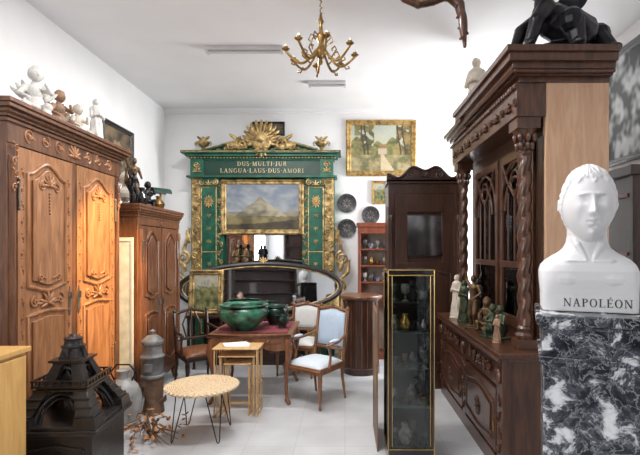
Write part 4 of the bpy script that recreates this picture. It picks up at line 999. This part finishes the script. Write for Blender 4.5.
# ================================================================== MIDDLE DARK WARDROBE
e=T('mirror_wardrobe','wide dark brown wardrobe with scrolled wavy top and dark glass door','wardrobe',(.515,5.34,0))
w,h,d=.86,2.46,.42
m=M(); m.box(0,.02,.08,w,d,h); m.box(-.01,0,0,w+.01,d,.12); m.box(0,0,.12,.07,.03,h); m.box(w-.07,0,.12,w,.03,h); m.box(0,0,h-.14,w,.03,h); m.box(0,0,.12,w,.03,.2)
for x in(.035,w-.035): m.lathe([(.022,0),(.03,.03),(.02,.06),(.02,1.7),(.03,1.73),(.022,1.76)],(x,-.005,.3),12)
ob(m,'body',e,W_DK,bevel=.004)
n=40; top=[(-.02+(w+.04)*i/n,h+.05+.11*sin(pi*i/n)**2+.035*cos(6*pi*i/n)) for i in range(n+1)]
m=M(); m.prism([(w+.02,h),(-.02,h)]+top,-.03,.04); m.tube([(x,-.035,z) for x,z in top],.016,8); m.box(-.02,-.03,h-.02,w+.02,d,h+.02)
for s_ in(-1,1): m.spiral(w/2+s_*.16,h+.08,-.035,.05,1.4,.012,a0=pi/2,d=-s_)
m.palmette(w/2,h+.06,-.04,.07,0,pi,7,.012)
ob(m,'crest',e,W_DK)
m=M(); x0,x1=.075,w-.075; m.box(x0,-.01,.21,x0+.15,.015,h-.145); m.box(x1-.15,-.01,.21,x1,.015,h-.145); m.box(x0,-.01,.21,x1,.015,1.50); m.box(x0,-.01,h-.36,x1,.015,h-.145)
panel(m,x0+.05,.30,x1-.05,1.42,-.012,.05,.02,.010)
dd=ob(m,'door',e,W_DK,bevel=.003); o=ob(M().box(-.212,-.004,-.24,.212,.004,.24),'glass_pane',dd,mat('dark_mirror_glass',(.26,.26,.27),.10,1,var=.3,ns=5)); o.location=(w/2,.004,1.82); o.rotation_euler=(math.radians(-3),0,0); ob(M().ell((x0+.03,-.02,1.1),(.012,.014,.012)),'knob',dd,BRASS)

# ================================================================== BLACK AND GOLD VITRINE
e=T('glass_vitrine','tall black and gilt glass display case full of glassware','display cabinet',(.33,3.46,0))
w,d,h=.36,.32,1.50
m=M(); m.box(0,0,0,w,d,.12); m.box(0,0,h-.035,w,d,h)
for x in(0,w-.028):
    for y in(0,d-.028): m.box(x,y,.12,x+.028,y+.028,h-.03)
ob(m,'frame',e,BLK,bevel=.003)
m=M()
for x in(.033,w-.033): m.tube([(x,-.003,.14),(x,-.003,h-.05)],.003,6)
for x in(.003,w-.003): m.tube([(x,-.003,.02),(x,-.003,h-.005)],.004,6)
for z in(.015,.115,h-.045,h-.004): m.tube([(.003,-.003,z),(w-.003,-.003,z)],.004,6)
for z in(.115,h-.004): m.tube([(-.003,.0,z),(-.003,d,z)],.004,6)
m.tube([(-.003,d-.03,.12),(-.003,d-.03,h)],.004,6); ob(m,'gilt_trim',e,BRASS)
ob(M().box(.03,.004,.12,w-.03,.008,h-.035).box(.004,.03,.12,.008,d-.03,h-.035),'glass_pane',e,GLASS)
ob(M().box(.028,d-.012,.12,w-.028,d-.008,h-.035).box(w-.012,.028,.12,w-.008,d-.028,h-.035),'back_panel',e,DKIN)
SHG=mat('green_tinted_shelf_glass',(.06,.09,.08),.1,0)
for z in(.42,.72,1.0,1.24): ob(M().box(.03,.03,z,w-.03,d-.03,z+.006),'shelf',e,SHG)
rnd=random.Random(11)
CRY=mat('smoky_crystal',(.12,.135,.13),.12,.2,var=.3,ns=25); CRD=mat('dull_silver',(.28,.28,.27),.25,.9); WHD=mat('aged_porcelain',(.30,.28,.24),.3,var=.4,ns=30)
items=[CRY,BRASSD,CRD,WHD,CRY,BRASS,CRY]
items2=[CRY,BRASS,CERB,WHITE,CERR,SILV,CERR]
profs=[lambda s:[(.022*s,0),(.02*s,.004),(.005*s,.01),(.005*s,.04*s),(.025*s,.055*s),(.03*s,.09*s),(.026*s,.11*s)],
       lambda s:[(.02*s,0),(.035*s,.03*s),(.038*s,.06*s),(.018*s,.09*s),(.022*s,.11*s)],
       lambda s:[(.018*s,0),(.03*s,.02*s),(.04*s,.05*s),(.042*s,.055*s),(.036*s,.05*s),(.01*s,.02*s)]]
for z in(.122,.428,.728,1.008,1.248):
    for k in range(4):
        s_=rnd.uniform(.85,1.5); p=profs[rnd.randrange(3)](s_); mt_=items[rnd.randrange(7)]
        S(M().lathe(p,(0,0,0),16),rnd.choice(['glass_goblet','small_cup','small_vase']) if mt_ is not CRY else 'glass_goblet','small ornamental glassware on a vitrine shelf','glassware',mt_,(.33+.075+k*.072,3.46+(.10 if k%2 else .21),z+.001),group='glassware in the display case',smooth=50)
picture('leaning_frame','slim brown wooden frame standing edge-on beside the vitrine',(.27,4.20,.0),.52,1.16,.04,f_dark,W_CH,rot=-90,orn=0,cat='picture frame',tilt=0,th=.010)
# ================================================================== HALF ROUND COUNTER
e=T('bar_counter','half-round dark brown wooden counter','counter',(.22,6.12,0))
m=M(); m.lathe([(.25,.0),(.25,.08),(.235,.09),(.235,.98),(.25,1.0)],(0,0,0),40); ob(m,'body',e,W_DK)
m=M()
for k in range(20): a=2*pi*k/20; m.tube([(.238*cos(a),.238*sin(a),.1),(.238*cos(a),.238*sin(a),.97)],.006,6)
ob(m,'reeding',e,W_CAB)
ob(M().lathe([(.27,1.0),(.28,1.015),(.28,1.03),(.27,1.045)],(0,0,0),40),'top',e,W_CAB)
# RED SHELF UNIT
e=T('shelf_cabinet','small reddish wooden display cabinet with shelves','display cabinet',(.20,6.78,0))
w,h,d=.52,2.06,.32
m=M(); m.box(0,0,0,.04,d,h); m.box(w-.04,0,0,w,d,h); m.box(0,0,0,w,d,.1); m.box(-.02,-.02,h-.06,w+.02,d,h); m.box(0,0,h-.16,w,.02,h-.06); m.box(0,d-.015,0,w,d,h); ob(m,'body',e,[W_RED],bevel=.003)
ob(M().box(.04,d-.022,.1,w-.04,d-.018,h-.06),'back_lining',e,PLAST)
for k,z in enumerate((.9,1.15,1.4,1.65)): ob(M().box(.04,.01,z,w-.04,d-.02,z+.02),'shelf',e,W_RED)
for z in(1.172,1.422,1.672):
    for k in range(4):
        s_=rnd.uniform(1.1,1.4); p=profs[rnd.randrange(3)](s_); S(M().lathe(p,(0,0,0),14),'ornament_vase','small ornament on the reddish cabinet shelf','ornament',items2[rnd.randrange(7)],(.305+k*.10,6.9+rnd.uniform(0,.05),z+.001),group='ornaments in the reddish cabinet',smooth=50)
e=T('dark_bookcase','dark brown cabinet with a red-edged shelf beside the wall','cabinet',(2.40,4.95,0),-90)
m=M(); m.box(0,.02,0,1.2,.46,2.28); m.box(-.03,-.03,2.28,1.23,.46,2.36); m.box(0,0,0,1.2,.02,.1)
for x in(0,.57,1.14): m.box(x,0,.1,x+.06,.02,2.28)
ob(m,'body',e,W_DK,bevel=.004)
for z in(.6,1.1,1.6,2.1): ob(M().box(.06,-.01,z,1.14,.02,z+.03),'shelf_edge',e,W_RED)

# ================================================================== PERSON (photographer, seen in the mirror)
e=T('person','person in a blue-grey shirt holding a camera up to the face','person',(.02,-.75,0),180)
m=M(); HZ=1.60
for s_ in(-1,1): 
    m.limb([(s_*.09,0,.90),(s_*.095,-.01,.50),(s_*.1,.02,.09)],[.085,.055,.04],12); m.limb([(s_*.1,.03,.05),(s_*.11,-.13,.03)],[.038,.03])
m.limb([(0,0,.93),(0,0,1.10),(0,0,1.30),(0,.01,1.40)],[.14,.125,.145,.09],14); m.limb([(0,.01,1.40),(0,-.01,1.52)],[.055,.052])
for s_ in(-1,1):
    hx,hy,hz=s_*.065,-.30,1.46
    m.limb([(s_*.17,0,1.38),(s_*.23,-.10,1.14),(hx,-.27,1.40)],[.055,.042,.028],12); m.ell((hx,hy,hz),(.022,.035,.045))
    for f in range(4): m.limb([(hx,hy-.01,hz+.035-.02*f),(hx-s_*.012,hy-.045,hz+.045-.02*f),(hx-s_*.045,hy-.055,hz+.042-.02*f)],[.009,.0085,.007],6)
    m.limb([(hx,hy+.02,hz),(hx-s_*.025,hy+.01,hz-.04),(hx-s_*.045,hy-.01,hz-.035)],[.011,.010,.008],6)
head(m,(0,-.01,HZ),.078,.098,.118,0,72,56,0)
ob(m,'body',e,SKIN,remesh=.006,sm=2)
m=M(); m.ell((0,.025,HZ+.045),(.087,.098,.10),20,14); ob(m,'hair',e,HAIR)
m=M(); m.limb([(0,0,.90),(0,0,1.10),(0,0,1.31),(0,.01,1.39)],[.16,.145,.165,.10],16)
for s_ in(-1,1): m.limb([(s_*.15,0,1.39),(s_*.235,-.10,1.13),(s_*.10,-.24,1.33)],[.075,.06,.042],12)
ob(m,'shirt',e,SHIRT,remesh=.012,sm=3)
m=M()
for s_ in(-1,1): m.limb([(s_*.085,0,.90),(s_*.095,-.01,.50),(s_*.1,.02,.10)],[.11,.08,.065],12)
m.ell((0,0,.92),(.165,.13,.1)); ob(m,'trousers',e,TROU,remesh=.014,sm=3)
for s_ in(-1,1): ob(M().ell((s_*.105,-.05,.042),(.05,.14,.042)).box(s_*.105-.045,-.17,0,s_*.105+.045,.06,.02),'shoe',e,BLK)
e=T('camera','black handheld camera held by a person','camera',(.02,-.45,1.46),180)
ob(M().box(-.045,-.045,-.035,.045,-.015,.04).box(-.02,-.04,.04,.02,-.02,.055),'body',e,BLK,bevel=.004)
o=ob(M().cyl((0,0,0),.028,.05,20),'lens',e,BLK); o.location=(0,-.045,0); o.rotation_euler=(pi/2,0,0)

# ================================================================== LIGHTS
def area(loc,rot,sx,sy,en,col=(1,1,1)):
    l=bpy.data.lights.new('l','AREA'); l.shape='RECTANGLE'; l.size=sx; l.size_y=sy; l.energy=en; l.color=col
    o=bpy.data.objects.new('area_light',l); o.location=loc; o.rotation_euler=[math.radians(a) for a in rot]; COL.objects.link(o); return o
area((XL-.02,-.8,2.1),(90,0,-90),2.7,2.3,135,(.98,.98,1))          # side window behind the camera, aimed +X
area((XR+.0,6.2,2.15),(90,0,90),1.3,2.2,165,(.98,.99,1))      # fill for the back wall, set in the added far side window
area((0,1.3,ZC-.1),(0,0,0),1.4,.3,16,(1,.98,.95))  # overhead fill near the unseen fixture, added for even brightness
area((-.6,3.0,ZC-.06),(0,0,0),1.4,.25,95,(1,.98,.95))  # another overhead fill added out of view, no fixture modelled
area((-1.12,5.05,ZC-.085),(0,0,0),.8,.03,55,(1,.98,.96))
s=bpy.data.lights.new('s','SPOT'); s.energy=1500; s.color=(1,.64,.22); s.spot_size=math.radians(25); s.spot_blend=.45; s.shadow_soft_size=.06
o=bpy.data.objects.new('sun_patch_spot',s); o.location=(-.4,3.7,3.7); COL.objects.link(o)  # added spot, stands in for sunlight falling on the armoire door
o.rotation_euler=(Vector((-2.3,4.32,1.42))-Vector(o.location)).to_track_quat('-Z','Y').to_euler()
wd=bpy.data.worlds.new('World'); SC.world=wd; wd.use_nodes=True
n=wd.node_tree.nodes; sk=n.new('ShaderNodeTexSky'); sk.sky_type='HOSEK_WILKIE'; wd.node_tree.links.new(sk.outputs[0],n['Background'].inputs[0]); n['Background'].inputs[1].default_value=.5

# ================================================================== CAMERA
c=bpy.data.cameras.new('cam'); c.sensor_width=36; c.lens=450/640*36; c.shift_x=-25/640; c.shift_y=22.5/640; c.clip_start=.05
co=bpy.data.objects.new('camera_view',c); co.location=(0,0,1.65); co.rotation_euler=(pi/2,0,0); COL.objects.link(co); SC.camera=co
